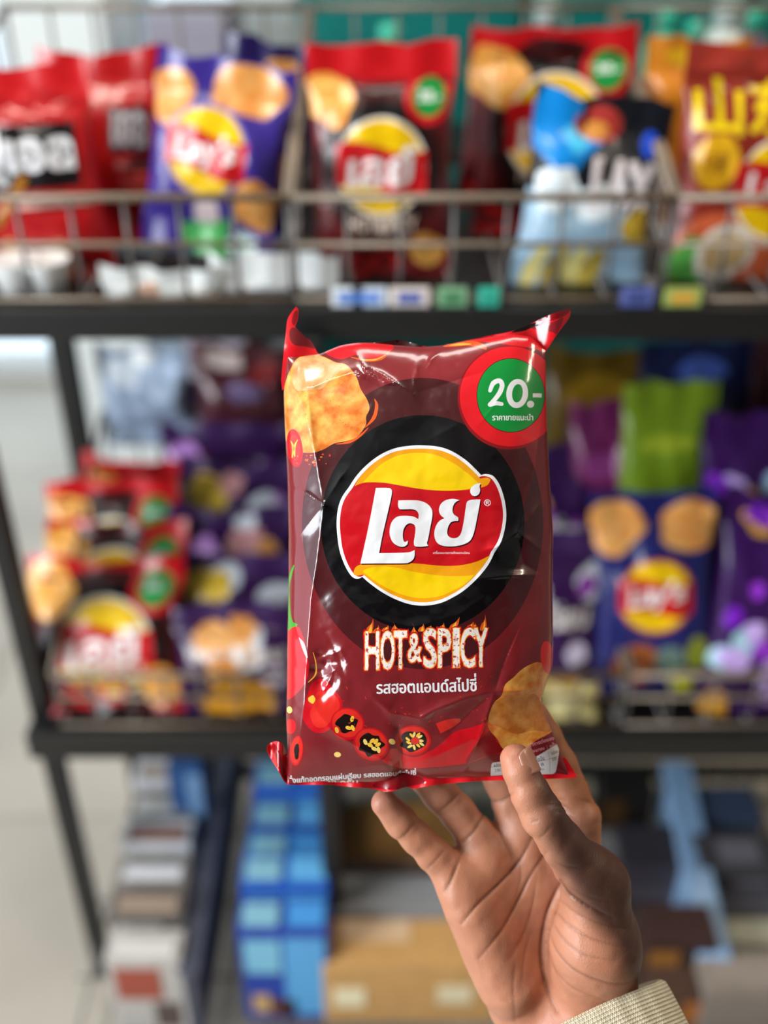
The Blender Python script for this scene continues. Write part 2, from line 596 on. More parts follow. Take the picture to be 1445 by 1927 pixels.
def bag(label, pxc, wpx, top, Y, art, z=None, bot=None, lean=14.0, roll=0.0, yaw=0.0, depth=0.05, seal='#b3161c', group=None, backcol=None):
    """A pillow bag standing in a basket; its size follows from where its top and foot are seen."""
    le = math.radians(lean)
    if z is not None:
        # foot height known: row where it is seen
        d0 = at_y(pxc, 963, Y)
        p0 = np.array((0, Y, z))
        rel = p0 - CAM
        zc = rel @ FWD
        p0[0] = (pxc - CX) / FPX * zc
    else:
        p0 = at_y(pxc, bot, Y)
    up = np.array((0.0, math.sin(le), math.cos(le)))
    k = (CY - top) / FPX
    n_ = UP - k * FWD
    h = -((p0 - CAM) @ n_) / (up @ n_)
    zc = ((p0 + up * h * 0.5) - CAM) @ FWD
    w = wpx * zc / FPX
    t = empty('chip_bag', p0, label, 'snack bag', group, (-le, math.radians(roll), math.radians(yaw)))
    shapes, base = art(w, h)
    NU, NV = 18, 26
    sm = 0.035 / h

    def to_dom(a):
        u = np.clip(a[:, 0] / (w / 2), -1, 1)
        return np.stack((np.arcsin(u) / (np.pi / 2), np.clip(a[:, 1] / h, 0, 1)), 1)

    def from_dom(d):
        return np.stack((np.sin(d[:, 0] * np.pi / 2) * w / 2, d[:, 1] * h), 1)

    ph = random.random() * 10

    def hgt(d):
        u = np.sin(d[:, 0] * np.pi / 2)
        v = np.clip((d[:, 1] - sm) / (1 - 2 * sm), 0, 1)
        g = np.maximum(0, 1 - np.abs(2 * v - 1) ** 2.6) ** 0.6
        b = np.maximum(0, 1 - np.abs(u) ** 3) ** 0.5
        wr = 0.004 * vnoise(np.stack((u * 2.2 + ph, d[:, 1] * 4), 1), 3) + 0.0025 * vnoise(np.stack((u * 6 + ph, d[:, 1] * 9), 1), 5)
        edge = (1 - np.minimum(1, np.minimum(d[:, 1], 1 - d[:, 1]) / (sm * 2))) * 0.003 * np.sin(u * 9 + ph)
        return depth / 2 * b * g + wr * b * g * 1.6 + edge, u, g

    def crimp(d, a):
        u = np.sin(d[:, 0] * np.pi / 2)
        k = np.clip((d[:, 1] - 0.78) / 0.22, 0, 1) ** 1.5
        return a[:, 1] + k * (0.009 * vnoise(np.stack((u * 3.1 + ph * 3, d[:, 1] * 0 + ph), 1), 8) + 0.007 * (u ** 2 - .4))

    def pos(d, a):
        z_, u, g = hgt(d)
        x = a[:, 0] * (1 - 0.07 * g)
        return np.stack((x, -z_, crimp(d, a)), 1)

    dom = [(i / NU * 2 - 1, j / NV) for i in range(NU + 1) for j in range(NV + 1)]
    s_l = [np.array([(-w, h * (1 - sm)), (w, h * (1 - sm)), (w, h * 1.01), (-w, h * 1.01)])]
    me, _ = painted('front_panel', dom, [], shapes, to_dom, from_dom, pos, base)
    link('front_panel', me, t)

    def posb(d, a):
        z_, u, g = hgt(d)
        edge = z_ * (g <= 0)
        return np.stack((a[:, 0] * (1 - 0.07 * g), np.where(g <= 0, -z_ + 0.0004, np.maximum(z_ * 0.8, 0.0004)), crimp(d, a)), 1)
    dv = np.array(dom)
    q = []
    for i in range(NU):
        for j in range(NV):
            a = i * (NV + 1) + j
            q.append((a, a + 1, a + NV + 2, a + NV + 1))
    mb = mesh('back_panel', posb(dv, from_dom(dv)), q, True)
    link('back_panel', mb, t, (0, 0, 0), [base if backcol is None else film(backcol)])
    return t


def blob(cx, cy, r, n=12, jag=0.15, ry=None):
    ry = ry or r
    t = np.linspace(0, 2 * np.pi, n, endpoint=False)
    k = 1 + jag * (rng.random(n) - 0.5) * 2
    return crom(np.stack((cx + r * k * np.cos(t), cy + ry * k * np.sin(t)), 1), 3)


def rect(x0, y0, x1, y1):
    return np.array([(x0, y0), (x1, y0), (x1, y1), (x0, y1)], float)


M_chip = mat('printed_potato_chip', '#e58a2c', rough=0.3, col2='#f2bd62', vscale=90, bump=0.15, coat=0.3)
M_chip2 = mat('printed_golden_chip', '#d8873a', rough=0.3, col2='#e6ab62', vscale=60, bump=0.15, coat=0.3)


def ball_logo(cx, cy, r, word='Lay\'s', ring='#efe6d8'):
    """The round two-tone ball with the red ribbon and its white word."""
    S = []
    S.append(([ell(cx, cy, r * 1.07, r * 1.05)], film(ring)))
    S.append(([ell(cx, cy, r, r * 0.98)], film('#f0c20a')))
    t = np.linspace(-1, 1, 14)
    up = np.stack((cx + t * r * 1.06, cy + r * (0.42 - 0.13 * np.sin(t * 2.6))), 1)
    lo = np.stack((cx - t * r * 1.06, cy + r * (-0.48 - 0.13 * np.sin(-t * 2.6))), 1)
    S.append(([np.concatenate((up, lo))], film('#c4141c')))
    if word:
        S.append((text(word, cx - r * 0.78, cy - r * 0.40, cx + r * 0.8, cy + r * 0.40, 0.03, 0.06, False, 0.15), film('#f1efee')))
    return S


def art_hot(w, h, logo_y=0.53, word='เลย์'):
    S = []
    S.append(([rect(-w, h * 0.86, w, h * 1.05)], film('#c3141b')))
    S.append(([rect(-w, -1, w, h * 0.05)], film('#b0141a')))
    S.append(([ell(0, h * logo_y, w * 0.46, w * 0.52)], film('#3a1213')))
    S.append(([ell(0, h * logo_y, w * 0.39, w * 0.42)], film('#120c0d')))
    S.append(([blob(-w * 0.36, h * 0.79, w * 0.17)], M_chip))
    S.append(([ell(w * 0.33, h * 0.80, w * 0.17, w * 0.17)], film('#c8141f')))
    S.append(([ell(w * 0.33, h * 0.80, w * 0.115, w * 0.12)], film('#138a3a')))
    S.append((text('20.-', w * 0.25, h * 0.785, w * 0.41, h * 0.825, 0.03, 0, False), film('#f1efee')))
    S += ball_logo(0, h * logo_y, w * 0.31, word)
    S.append((text('HOT&SPICY', -w * 0.24, h * 0.265, w * 0.26, h * 0.335, 0.03, 0, False), film('#f1d9c8')))
    S.append((text('รสฮอตแอนด์สไปซี่', -w * 0.2, h * 0.21, w * 0.2, h * 0.24, 0.01, 0, False), film('#f1efee')))
    S.append(([blob(w * 0.33, h * 0.18, w * 0.13, jag=0.1)], M_chip))
    for x, y in ((-0.33, 0.16), (-0.15, 0.11), (0.03, 0.13)):
        S.append(([ell(w * x, h * y, w * 0.09, w * 0.08), ell(w * x, h * y, w * 0.05, w * 0.045)], film('#cf1b1d')))
    return S, film('#6b1a1d')


def art_prawn(w, h):
    S = [([rect(-w, h * 0.86, w, h * 1.1)], film('#c41a1f')),
         ([rect(-w * 0.5, h * 0.50, w * 0.40, h * 0.77)], film('#171214')),
         (text('ขปุเอล', -w * 0.47, h * 0.52, w * 0.38, h * 0.755, 0.045, 0, False), film('#e6e6ea')),
         ([rect(-w * 0.1, h * 0.42, w * 0.46, h * 0.45)], film('#d8b0a8')),
         ([stroke([(-w * 0.22, h * 0.36), (w * 0.02, h * 0.55)], w * 0.06)], film('#b5762c')),
         ([stroke([(-w * 0.38, h * 0.5), (-w * 0.24, h * 0.36)], w * 0.05)], film('#8a5a26')),
         ([crom([(-w * .18, h * .05), (-w * .05, h * .12), (-w * .1, h * .26), (-w * .2, h * .29), (-w * .24, h * .15)], 4)], M_chip2),
         ([crom([(w * .1, h * .04), (w * .2, h * .12), (w * .25, h * .25), (w * .12, h * .27), (w * .06, h * .15)], 4)], M_chip2),
         ([ell(w * 0.3, h * 0.1, w * 0.05, w * 0.05)], film('#e07070'))]
    return S, film('#b3151a')


def art_prawn2(w, h):
    S = [([rect(w * 0.05, h * 0.50, w * 0.38, h * 0.72)], film('#4a4650')),
         (text('เอล', w * 0.08, h * 0.53, w * 0.36, h * 0.70, 0.04, 0, False), film('#d9d9e2')),
         ([rect(w * 0.1, h * 0.42, w * 0.5, h * 0.46)], film('#e58a86')),
         ([ell(w * 0.25, h * 0.33, w * 0.14, w * 0.1)], film('#e0524a'))]
    return S, film('#c01a1c')


def art_purple(w, h):
    S = [([blob(-w * 0.36, h * 0.78, w * 0.15, ry=w * 0.2)], M_chip2),
         ([blob(w * 0.2, h * 0.86, w * 0.27, ry=w * 0.17)], M_chip2),
         ([blob(w * 0.34, h * 0.30, w * 0.18)], M_chip2),
         ([ell(-w * 0.02, h * 0.22, w * 0.1, w * 0.14)], film('#d9c4c6')),
         ([blob(w * 0.02, h * 0.06, w * 0.2, jag=0.3)], film('#4fae5c')),
         ([blob(w * 0.24, h * 0.07, w * 0.12, jag=0.3)], film('#c7e0da')),
         ([rect(-w * 0.12, h * 0.3, w * 0.1, h * 0.36)], film('#8c7fd0'))]
    S += ball_logo(-w * 0.06, h * 0.54, w * 0.30, "Lay's", '#8a78c8')
    return S, film('#3b2b86')


def art_purple2(w, h):
    S = [([blob(w * 0.1, h * 0.82, w * 0.22)], M_chip2), ([blob(w * 0.2, h * 0.5, w * 0.2)], film('#5d2a86')),
         ([blob(w * 0.22, h * 0.34, w * 0.2)], M_chip2)]
    return S, film('#251a52')


def art_seaweed(w, h):
    S = [([np.array([(-w, h * 0.58), (w, h * 0.40), (w, -1), (-w, -1)])], film('#9fc0d8')),
         ([blob(-w * 0.24, h * 0.82, w * 0.26, 8, 0.3)], film('#0f86d6')),
         ([blob(-w * 0.18, h * 0.80, w * 0.11, 7, 0.3)], film('#3fc3f0')),
         ([ell(-w * 0.03, h * 0.87, w * 0.17, w * 0.12)], film('#a8342e')), ([ell(-w * 0.05, h * 0.84, w * 0.1, w * 0.06)], film('#d08a3a')),
         ([blob(-w * 0.3, h * 0.55, w * 0.16)], film('#e4edf2')),
         ([blob(0.0, h * 0.5, w * 0.2, ry=w * 0.12)], film('#dfe9ee')),
         (text('LAX', -w * 0.06, h * 0.46, w * 0.44, h * 0.72, 0.08, 0, False), film('#e4dcdf')),
         ([ell(w * 0.36, h * 0.8, w * 0.06, w * 0.09)], film('#1747c0')),
         ([blob(w * 0.36, h * 0.4, w * 0.12)], film('#d8b23a'))]
    for k in range(4):
        S.append(([crom([(-w * (0.42 - k * .14), h * .06), (-w * (0.36 - k * .15), h * .03), (-w * (0.28 - k * .15), h * .14), (-w * (0.28 - k * .14), h * .27), (-w * (0.36 - k * .13), h * .24)], 4)], film(('#e8d98a', '#d8bd52')[k % 2])))
    return S, film('#12141c')


def art_shandong(w, h):
    S = [([rect(-w, h * 0.9, w, h * 1.1)], film('#a03428')),
         (text('山东', -w * 0.44, h * 0.68, w * 0.26, h * 0.89, 0.03, 0, False), film('#f2cf12')),
         ([ell(-w * 0.28, h * 0.58, w * 0.15, w * 0.17)], film('#e2a81a')),
         (text('味', -w * 0.36, h * 0.54, -w * 0.2, h * 0.62, 0.0, 0, False), film('#7a2a12')),
         ([blob(-w * 0.14, h * 0.16, w * 0.42, jag=0.1, ry=w * 0.34)], film('#d8643c')),
         ([blob(-w * 0.3, h * 0.19, w * 0.2, jag=0.3)], film('#5aa84a')),
         ([ell(-w * 0.12, h * 0.22, w * 0.2, w * 0.2)], film('#e8dccb')),
         ([ell(-w * 0.12, h * 0.22, w * 0.15, w * 0.14)], film('#d8b27a')),
         ([blob(-w * 0.34, h * 0.04, w * 0.12, jag=0.3)], film('#8fb83a'))]
    S += ball_logo(w * 0.19, h * 0.48, w * 0.31, "Lay's")
    return S, film('#8a2a1e')


def art_plain(base, spots):
    """spots: (kind, x, y, r, colour) in shares of width/height."""
    def f(w, h):
        S = []
        for (x, y, rx, ry, c) in spots:
            S.append(([blob(w * x, h * y, w * rx, 10, 0.2, w * ry)], film(c) if c.startswith('#') else {'chip': M_chip, 'chip2': M_chip2}[c]))
        return S, film(base)
    return f


def art_navy(w, h):
    S = [([blob(-w * 0.32, h * 0.85, w * 0.24, ry=w * 0.2)], M_chip2), ([blob(w * 0.3, h * 0.84, w * 0.26, ry=w * 0.2)], M_chip2),
         ([ell(-w * 0.15, h * 0.16, w * 0.2, w * 0.2)], film('#a5561f')), ([ell(w * 0.12, h * 0.18, w * 0.12, w * 0.14)], film('#6e8a80')),
         ([ell(w * 0.36, h * 0.2, w * 0.1, w * 0.17)], film('#9aa31c')), ([ell(w * 0.22, h * 0.05, w * 0.12, w * 0.1)], film('#a5a418'))]
    S += ball_logo(0, h * 0.52, w * 0.30, "Lay's", '#d8603a')
    return S, film('#1d2060')


def art_violet(seed):
    def f(w, h):
        r = random.Random(seed)
        S = [([rect(-w, h * 0.88, w, h * 1.1)], film('#3a1f50'))]
        for k in range(4):
            c = r.choice(['#d8b23a', '#c9cdd4', '#8a3aa0', 'chip2', '#b77fc8', '#c98f8f'])
            S.append(([blob(w * r.uniform(-.4, .4), h * r.uniform(0.55, .95), w * r.uniform(.08, .16), 9, .2)], M_chip2 if c == 'chip2' else film(c)))
        S.append((text('ข้าวเกรียบ', -w * 0.42, h * 0.5, w * 0.4, h * 0.66, 0.05, 0, False), film('#c9c2c0')))
        S.append(([blob(-w * 0.1, h * 0.38, w * 0.15)], M_chip2))
        S.append(([blob(w * 0.3, h * 0.36, w * 0.1)], film('#cfc4dd')))
        S.append(([blob(0, h * 0.14, w * 0.34, 10, 0.3, w * 0.16)], film('#c88a1e')))
        return S, film('#321245')
    return f


def art_bright(seed):
    def f(w, h):
        r = random.Random(seed)
        S = []
        for k in range(18):
            c = r.choice(['#8a2bd0', '#7a22c0', '#a43ae0', '#d89a2a', '#a9d2e0', '#c7a8ea', '#d8c040'])
            S.append(([blob(w * r.uniform(-.45, .45), h * r.uniform(0.05, .95), w * r.uniform(.07, .15), 9, .25)], film(c)))
        return S, film('#35104f')
    return f


GU, GL = 'snack bags on the upper shelf', 'snack bags on the lower shelf'
# upper shelf, left basket
bag('red snack bag with black band and white lettering, leftmost on the upper shelf', 92, 285, 128, 1.03, art_prawn, bot=562, lean=10, roll=-3, yaw=4, group=GU)
bag('bright red snack bag squeezed between the black-banded bag and the purple bag', 215, 240, 92, 1.12, art_prawn2, z=1.118, lean=10, roll=2, group=GU)
bag('purple chip bag with round yellow and red logo, tilted in the left upper basket', 388, 262, 105, 1.05, art_purple, bot=480, lean=12, roll=9, yaw=-6, group=GU)
bag('dark indigo chip bag tucked behind the tilted purple bag', 492, 180, 72, 1.15, art_purple2, z=1.118, lean=8, roll=6, group=GU)
bag('dark maroon snack bag low behind the tilted purple bag', 330, 220, 360, 1.14, art_plain('#6e1416', [(0.2, .8, .2, .15, '#a02c20')]), z=1.118, lean=8, group=GU)
# upper shelf, middle basket
bag('dark red chip bag with round logo facing out, in the middle upper basket', 718, 272, 82, 1.04, art_hot, bot=545, lean=8, group=GU)
bag('dark red chip bag with large printed chip, behind the blue and black bag', 1035, 300, 52, 1.16, art_hot, z=1.118, lean=9, roll=-2, group=GU)
bag('dark red chip bag half hidden at the back of the middle upper basket', 952, 200, 72, 1.24, art_hot, z=1.118, lean=7, roll=4, group=GU)
bag('blue, black and white banana chip bag leaning in the middle upper basket', 1078, 262, 180, 1.02, art_seaweed, bot=562, lean=12, roll=7, yaw=3, group=GU)
# upper shelf, right basket
bag('brown red chip bag with big yellow characters in the right upper basket', 1372, 290, 88, 1.03, art_shandong, bot=572, lean=9, roll=1, group=GU)
bag('orange yellow bag whose top shows behind the bag with yellow characters', 1275, 190, 72, 1.16, art_plain('#c97a1e', [(0, .9, .3, .1, '#e0b020')]), z=1.118, lean=7, group=GU)
# lower shelf, left basket: a file of red bags
bag('dark red chip bag with round logo, first of the file in the left lower basket', 208, 296, 1048, 0.985, lambda w, h: art_hot(w, h, 0.43), z=ZL1 + 0.006, lean=32, roll=-2, group=GL)
bag('red chip bag second in the file in the left lower basket', 212, 262, 985, 1.065, art_hot, z=ZL1 + 0.006, lean=30, roll=3, group=GL)
bag('red chip bag third in the file in the left lower basket', 240, 245, 905, 1.14, art_hot, z=ZL1 + 0.006, lean=16, roll=-2, group=GL)
bag('red chip bag last in the file in the left lower basket', 282, 225, 862, 1.215, art_hot, z=ZL1 + 0.006, lean=14, roll=2, group=GL)
# lower shelf: a file of purple bags
for k, (tp, Y, nm) in enumerate(((1135, 0.985, 'first'), (1040, 1.045, 'second'), (955, 1.105, 'third'), (865, 1.165, 'fourth'), (785, 1.225, 'fifth'), (718, 1.285, 'last'))):
    bag('dark purple cracker bag, %s of the purple file left of the held bag' % nm, 455 + (k % 2) * 12 - k * 4, 240, tp, Y, art_violet(k + 3), z=ZL1 + 0.006, lean=24, roll=(-2, 2)[k % 2], group=GL)
bag('silver blue packet at the back corner of the lower shelf, beside the rear post', 285, 170, 655, 1.325, art_plain('#8f9fb5', [(-.2, .8, .2, .15, '#d5dde6'), (.2, .7, .2, .2, '#b5c6dd'), (0, .9, .15, .1, '#e8eaea')]), z=ZL1 + 0.2, lean=4, group=GL)
bag('dark reddish packet at the back of the lower shelf, left of the held bag', 470, 190, 650, 1.325, art_plain('#4a2028', [(-.2, .85, .2, .1, '#b9a8a2'), (.2, .75, .15, .1, '#8a3030'), (0, .6, .2, .1, '#6b5a80')]), z=ZL1 + 0.2, lean=4, group=GL)
# lower shelf, middle basket
bag('purple snack bag at the right of the middle lower basket, beside the held bag', 1010, 230, 1000, 0.99, art_violet(21), z=ZL1 + 0.006, lean=15, group=GL)
bag('dark purple snack bag behind another in the middle lower basket', 1010, 220, 830, 1.14, art_violet(23), z=ZL1 + 0.006, lean=12, group=GL)
bag('mustard brown packet at the back of the middle lower basket', 1090, 190, 655, 1.30, art_plain('#5a4410', [(0, .8, .3, .2, '#8a6a18')]), z=ZL1 + 0.006, lean=6, group=GL)
# lower shelf, right basket
bag('navy chip bag with orange chips and round logo in the right lower basket', 1228, 232, 928, 0.99, art_navy, bot=1300, lean=18, roll=-4, group=GL)
bag('lime green snack bag standing behind the navy chip bag', 1212, 170, 722, 1.12, art_plain('#6f8a1c', [(0, .8, .3, .1, '#98a82a'), (.2, .6, .15, .2, '#7d9424'), (-.1, .35, .2, .12, '#b08a1e')]), z=ZL1 + 0.006, lean=10, group=GL)
bag('magenta snack bag peeking out left of the lime green bag', 1135, 130, 752, 1.15, art_plain('#6a1f52', [(.1, .55, .3, .2, '#c94f86'), (-.1, .75, .25, .2, '#8a3a7a'), (0, .35, .3, .2, '#a02a60')]), z=ZL1 + 0.006, lean=10, roll=-4, group=GL)
bag('violet bag dotted with gold and white, at the front right of the lower shelf', 1408, 210, 925, 0.98, art_bright(5), z=ZL1 + 0.006, lean=17, roll=3, group=GL)
bag('violet bag dotted with gold and white, second from the front at the right', 1375, 210, 775, 1.09, art_bright(11), z=ZL1 + 0.006, lean=12, group=GL)
bag('deep blue packet at the back of the right lower basket', 1262, 220, 640, 1.30, art_plain('#1c2348', [(0, .88, .2, .1, '#4a64b8')]), z=ZL1 + 0.006, lean=5, group=GL)
bag('dark red and grey packet at the back right corner of the lower shelf', 1425, 170, 640, 1.27, art_plain('#3a1a20', [(0, .9, .25, .1, '#8c8f96'), (0, .7, .2, .2, '#7a1c22')]), z=ZL1 + 0.006, lean=5, group=GL)
bag('cream yellow packet low in the middle lower basket, beside the held bag', 1050, 150, 1285, 0.975, art_plain('#cdbd7c', [(0, .6, .2, .2, '#ddd09a')]), z=ZL1 + 0.004, lean=20, depth=0.02, group=GL)


# ================================================================== small shelf things
def card(name, label, cat, px, py, wpx, hpx, Y, m, group, th=0.003, print_=None):
    p = at_y(px, py + hpx / 2, Y)
    zc = (p - CAM) @ FWD
    w = wpx * zc / FPX
    h = hpx * zc / FPX / math.cos(PITCH - math.atan((CY - py) / FPX) * 1.0)
    t = empty(name, p, label, cat, group)
    link('card', box_me('card', w, th, h, 0.0008), t, (0, 0, 0), [m])
    if print_:
        link('print_panel', box_me('print', w * 0.6, 0.0006, h * 0.5), t, (0, -th / 2 - 0.0003, h * 0.22), [print_])
    return t


M_white = mat('white_card', '#e4e6e6', rough=0.6, bump=0.05)
M_cream = mat('cream_card', '#cfc9b6', rough=0.6, bump=0.05)
for k, (px, w, hh, c, pc, lb) in enumerate((
        (655, 60, 42, '#dfe6ec', '#4a78c8', 'white price label with blue print below the middle upper basket'),
        (695, 66, 40, '#cfdcea', '#5c86d8', 'pale blue price label left of the white striped one'),
        (770, 74, 40, '#e2d6d0', '#3f55a8', 'white price label with blue stripe below the round-logo chip bag'),
        (850, 56, 34, '#7fae88', '#3a7a4a', 'green price label on the upper shelf edge'),
        (918, 40, 40, '#35b79c', '#2a9a84', 'mint price label on the upper shelf edge'),
        (1195, 60, 34, '#5a66a8', '#39447c', 'slate blue price label below the right upper basket'),
        (1280, 70, 44, '#9cae5c', '#d8a03a', 'olive price label below the bag with yellow characters'))):
    p = at_y(px, 588, 0.957)
    zc = (p - CAM) @ FWD
    t = empty('price_label', (p[0], 0.957, ZU1 + 0.0005), lb, 'label', 'price labels along the upper shelf edge')
    ww = w * zc / FPX
    link('card', box_me('card', ww, 0.003, 0.019, 0.0006), t, (0, 0, 0), [mat('card_' + c.strip('#'), c, rough=0.5, bump=0.04)])
    link('print_panel', box_me('print', ww * 0.6, 0.0006, 0.010), t, (0, -0.0018, 0.004), [mat('print_' + pc.strip('#'), pc, rough=0.5, bump=0.04)])


def packet(label, px0, px1, top, bot, Y, hexc, cat='packet', name='paper_packet', lean=6, group=None, spots=()):
    return bag(label, (px0 + px1) / 2, px1 - px0, top, Y, art_plain(hexc, list(spots)), bot=bot, lean=lean, depth=0.02, group=group)


packet('crumpled white packet at the foot of the left upper basket', 195, 420, 505, 600, 0.985, '#d9dcda', spots=((-.1, .6, .1, .07, '#c9a08a'), (.2, .4, .1, .1, '#b8bcbc')))
packet('white paper packet below the tilted purple bag', 400, 640, 478, 602, 0.995, '#dfe2e2', spots=((0, .5, .2, .05, '#c4c8ca'),))


def lathe(name, prof, seg=20):
    vs, fs = [], []
    for r, z in prof:
        for k in range(seg):
            t = 2 * math.pi * k / seg
            vs.append((r * math.cos(t), r * math.sin(t), z))
    n = len(prof)
    for i in range(n - 1):
        for k in range(seg):
            a, b = i * seg + k, i * seg + (k + 1) % seg
            fs.append((a, b, b + seg, a + seg))
    fs.append(tuple(range(seg))[::-1])
    fs.append(tuple(range((n - 1) * seg, n * seg)))
    return mesh(name, vs, fs, True)


for px, lb in ((48, 'white cup on the upper shelf, left of its twin'), (103, 'white cup on the upper shelf, right of its twin')):
    p = at_y(px, 605, 0.99)
    o = empty('paper_cup', (p[0], 0.99, ZU1), lb, 'cup', 'white cups on the upper shelf')
    link('cup_wall', lathe('cup', [(0.016, 0), (0.024, 0.034), (0.025, 0.036), (0.023, 0.035), (0.0, 0.030)]), o, (0, 0, 0), [M_white])

# ================================================================== behind the rack
tb = empty('display_cabinet', (0.72, 1.90, 0), 'teal laminate cabinet standing behind the snack rack', 'cabinet')
link('body', box_me('body', 1.70, 0.30, 1.42, 0.004), tb, (0, 0, 0), [M_teal])
M_teal2 = mat('teal_laminate_door', '#0c6b66', rough=0.35, bump=0.04, var=0.08)
for k in range(5):
    link('door', box_me('door', 0.325, 0.018, 1.34, 0.004), tb, (-0.68 + 0.34 * k, -0.161, 0.05), [M_teal2])
M_mint = mat('mint_plastic', '#3fbf9e', rough=0.35, bump=0.03)
M_pur = mat('dull_violet_plastic', '#5a4a5e', rough=0.4, bump=0.03)
M_pale = mat('pale_plastic', '#c9d4cf', rough=0.4, bump=0.03)
rs = empty('rear_shelf', (0.50, 1.58, 0), 'dark narrow shelf behind the snack rack', 'shelf')
link('board', box_me('board', 1.55, 0.16, 0.02, 0.003), rs, (0, 0, 1.10), [M_black])
for x in (-0.70, 0.70):
    link('leg', box_me('leg', 0.03, 0.12, 1.10, 0.003), rs, (x, 0, 0), [M_black])
for k, (px, py, r, m1, m2, lb) in enumerate((
        (735, 60, 0.028, M_pale, M_mint, 'pale bottle with mint cap above the middle upper basket'),
        (1030, 20, 0.03, M_pur, M_pale, 'dull violet bottle with pale cap behind the red bags'),
        (1255, 30, 0.028, M_mint, M_mint, 'small mint bottle behind the right upper basket'),
        (1310, 55, 0.026, M_teal2, M_mint, 'teal bottle with mint cap behind the right upper basket'),
        (1370, 20, 0.034, M_pale, M_pale, 'stout pale bottle behind the right upper basket'),
        (1420, 30, 0.028, M_pur, M_mint, 'violet bottle with mint cap at the top right'))):
    p = at_y(px, py, 1.58)
    o = empty('bottle', (p[0], 1.58, 1.12), lb, 'bottle', 'bottles on the rear shelf')
    hh = max(0.09, p[2] - 1.12)
    link('bottle_body', lathe('bottle', [(r * .9, 0), (r, 0.004), (r, hh * .72), (r * .8, hh * .82), (r * .45, hh * .88), (r * .45, hh * .9)]), o, (0, 0, 0), [m1])
    link('cap', lathe('cap', [(r * .55, hh * .89), (r * .55, hh * 1.05), (r * .5, hh * 1.07)]), o, (0, 0, 0), [m2])
# pale crates and posts by the shop window, seen above the left basket
for k, (px0, px1, top, Y, hexc, lb) in enumerate(((20, 210, -60, 2.3, '#d9dedd', 'tall white cabinet by the shop window, far left'), (225, 265, -60, 2.7, '#a9c4cf', 'pale blue panel beside the white cabinet'),
                                                 (275, 430, 30, 2.2, '#8f8a98', 'grey violet crate standing behind the purple bags'), (440, 560, -60, 2.6, '#cfdde0', 'pale board by the window behind the indigo bag'))):
    a, b = at_y(px0, 100, Y), at_y(px1, 100, Y)
    tp = at_y(px0, top, Y)
    t = empty('stock_cabinet', ((a[0] + b[0]) / 2, Y, 0), lb, 'cabinet', 'pale furniture by the window')
    m = mat('cabinet_' + hexc.strip('#'), hexc, rough=0.5, bump=0.04)
    w = b[0] - a[0]
    link('carcass', box_me('carcass', w, 0.25, tp[2], 0.004), t, (0, 0.13, 0), [m])
    link('door', box_me('door', w * 0.94, 0.016, tp[2] * 0.92, 0.003), t, (0, -0.004, tp[2] * 0.04), [m])
    link('handle', box_me('handle', 0.012, 0.02, 0.12, 0.003), t, (w * 0.36, -0.02, tp[2] * 0.5), [M_frame])


# ================================================================== things on the low deck
def carton(label, px, py, w, d, h, hexc, panels=(), yaw=0.0, zbase=DZ + 0.004, name='carton', cat='box', group=None, flaps=True, at=None):
    """A box on the deck; (px, py) is where the middle of its top front edge is seen."""
    p = at_z(px, py, zbase + h) if at is None else np.array(at)
    t = empty(name, (p[0], p[1], zbase), label, cat, group, (0, 0, math.radians(yaw)))
    m = mat('carton_' + hexc.strip('#'), hexc, rough=0.55, bump=0.06, var=0.06)
    link('body', box_me('body', w, d, h, 0.002), t, (0, d / 2, 0), [m])
    if flaps:
        link('lid_flap', box_me('flap', w * 0.98, d * 0.485, 0.002, 0.0006), t, (0, d * 0.25, h), [m])
        link('lid_flap', box_me('flap', w * 0.98, d * 0.485, 0.002, 0.0006), t, (0, d * 0.75, h), [m])
    for (side, x0, y0, x1, y1, c) in panels:
        mm = mat('print_' + c.strip('#'), c, rough=0.5, bump=0.05, var=0.05)
        if side == 'top':
            link('print_panel', box_me('print', w * (x1 - x0), d * (y1 - y0), 0.001), t, (w * ((x0 + x1) / 2 - .5), d * (y0 + y1) / 2, h + 0.0022), [mm])
        else:
            link('print_panel', box_me('print', w * (x1 - x0), 0.001, h * (y1 - y0)), t, (w * ((x0 + x1) / 2 - .5), -0.0006, h * y0), [mm])
    return t


GB, GC = 'blue snack boxes filed on the low deck', 'small packets filed on the low deck'
# file of blue boxes
ords = ('front', 'second', 'third', 'fourth', 'fifth', 'sixth', 'seventh', 'rearmost')
for k in range(8):
    Y = 0.86 + k * 0.056
    rel = np.array((0, Y, DZ + 0.20)) - CAM
    zc = rel @ FWD
    xc = (530 + k * 6 - CX) / FPX * zc
    hk = 0.20 + (0.02 if k % 3 == 1 else 0)
    c1 = ('#1d3fa0', '#1a55b8', '#2b74c8')[k % 3]
    carton('blue snack box, %s in the file left of the middle post' % ords[k], 0, 0, 0.118, 0.050, hk, c1,
           (('front', .5, .08, .96, .92, '#5aa8e0'), ('front', .06, .55, .46, .9, '#7cc0dc'), ('top', .05, .1, .45, .8, '#86bcd0'), ('top', .55, .1, .96, .85, ('#4a9ae0', '#64b4ea')[k % 2])) + ((('front', .3, .06, .6, .25, '#5a3018'), ('front', .1, .1, .3, .3, '#c9a46a')) if k == 0 else ()), group=GB, name='snack_box', at=(xc, Y, 0), flaps=False)
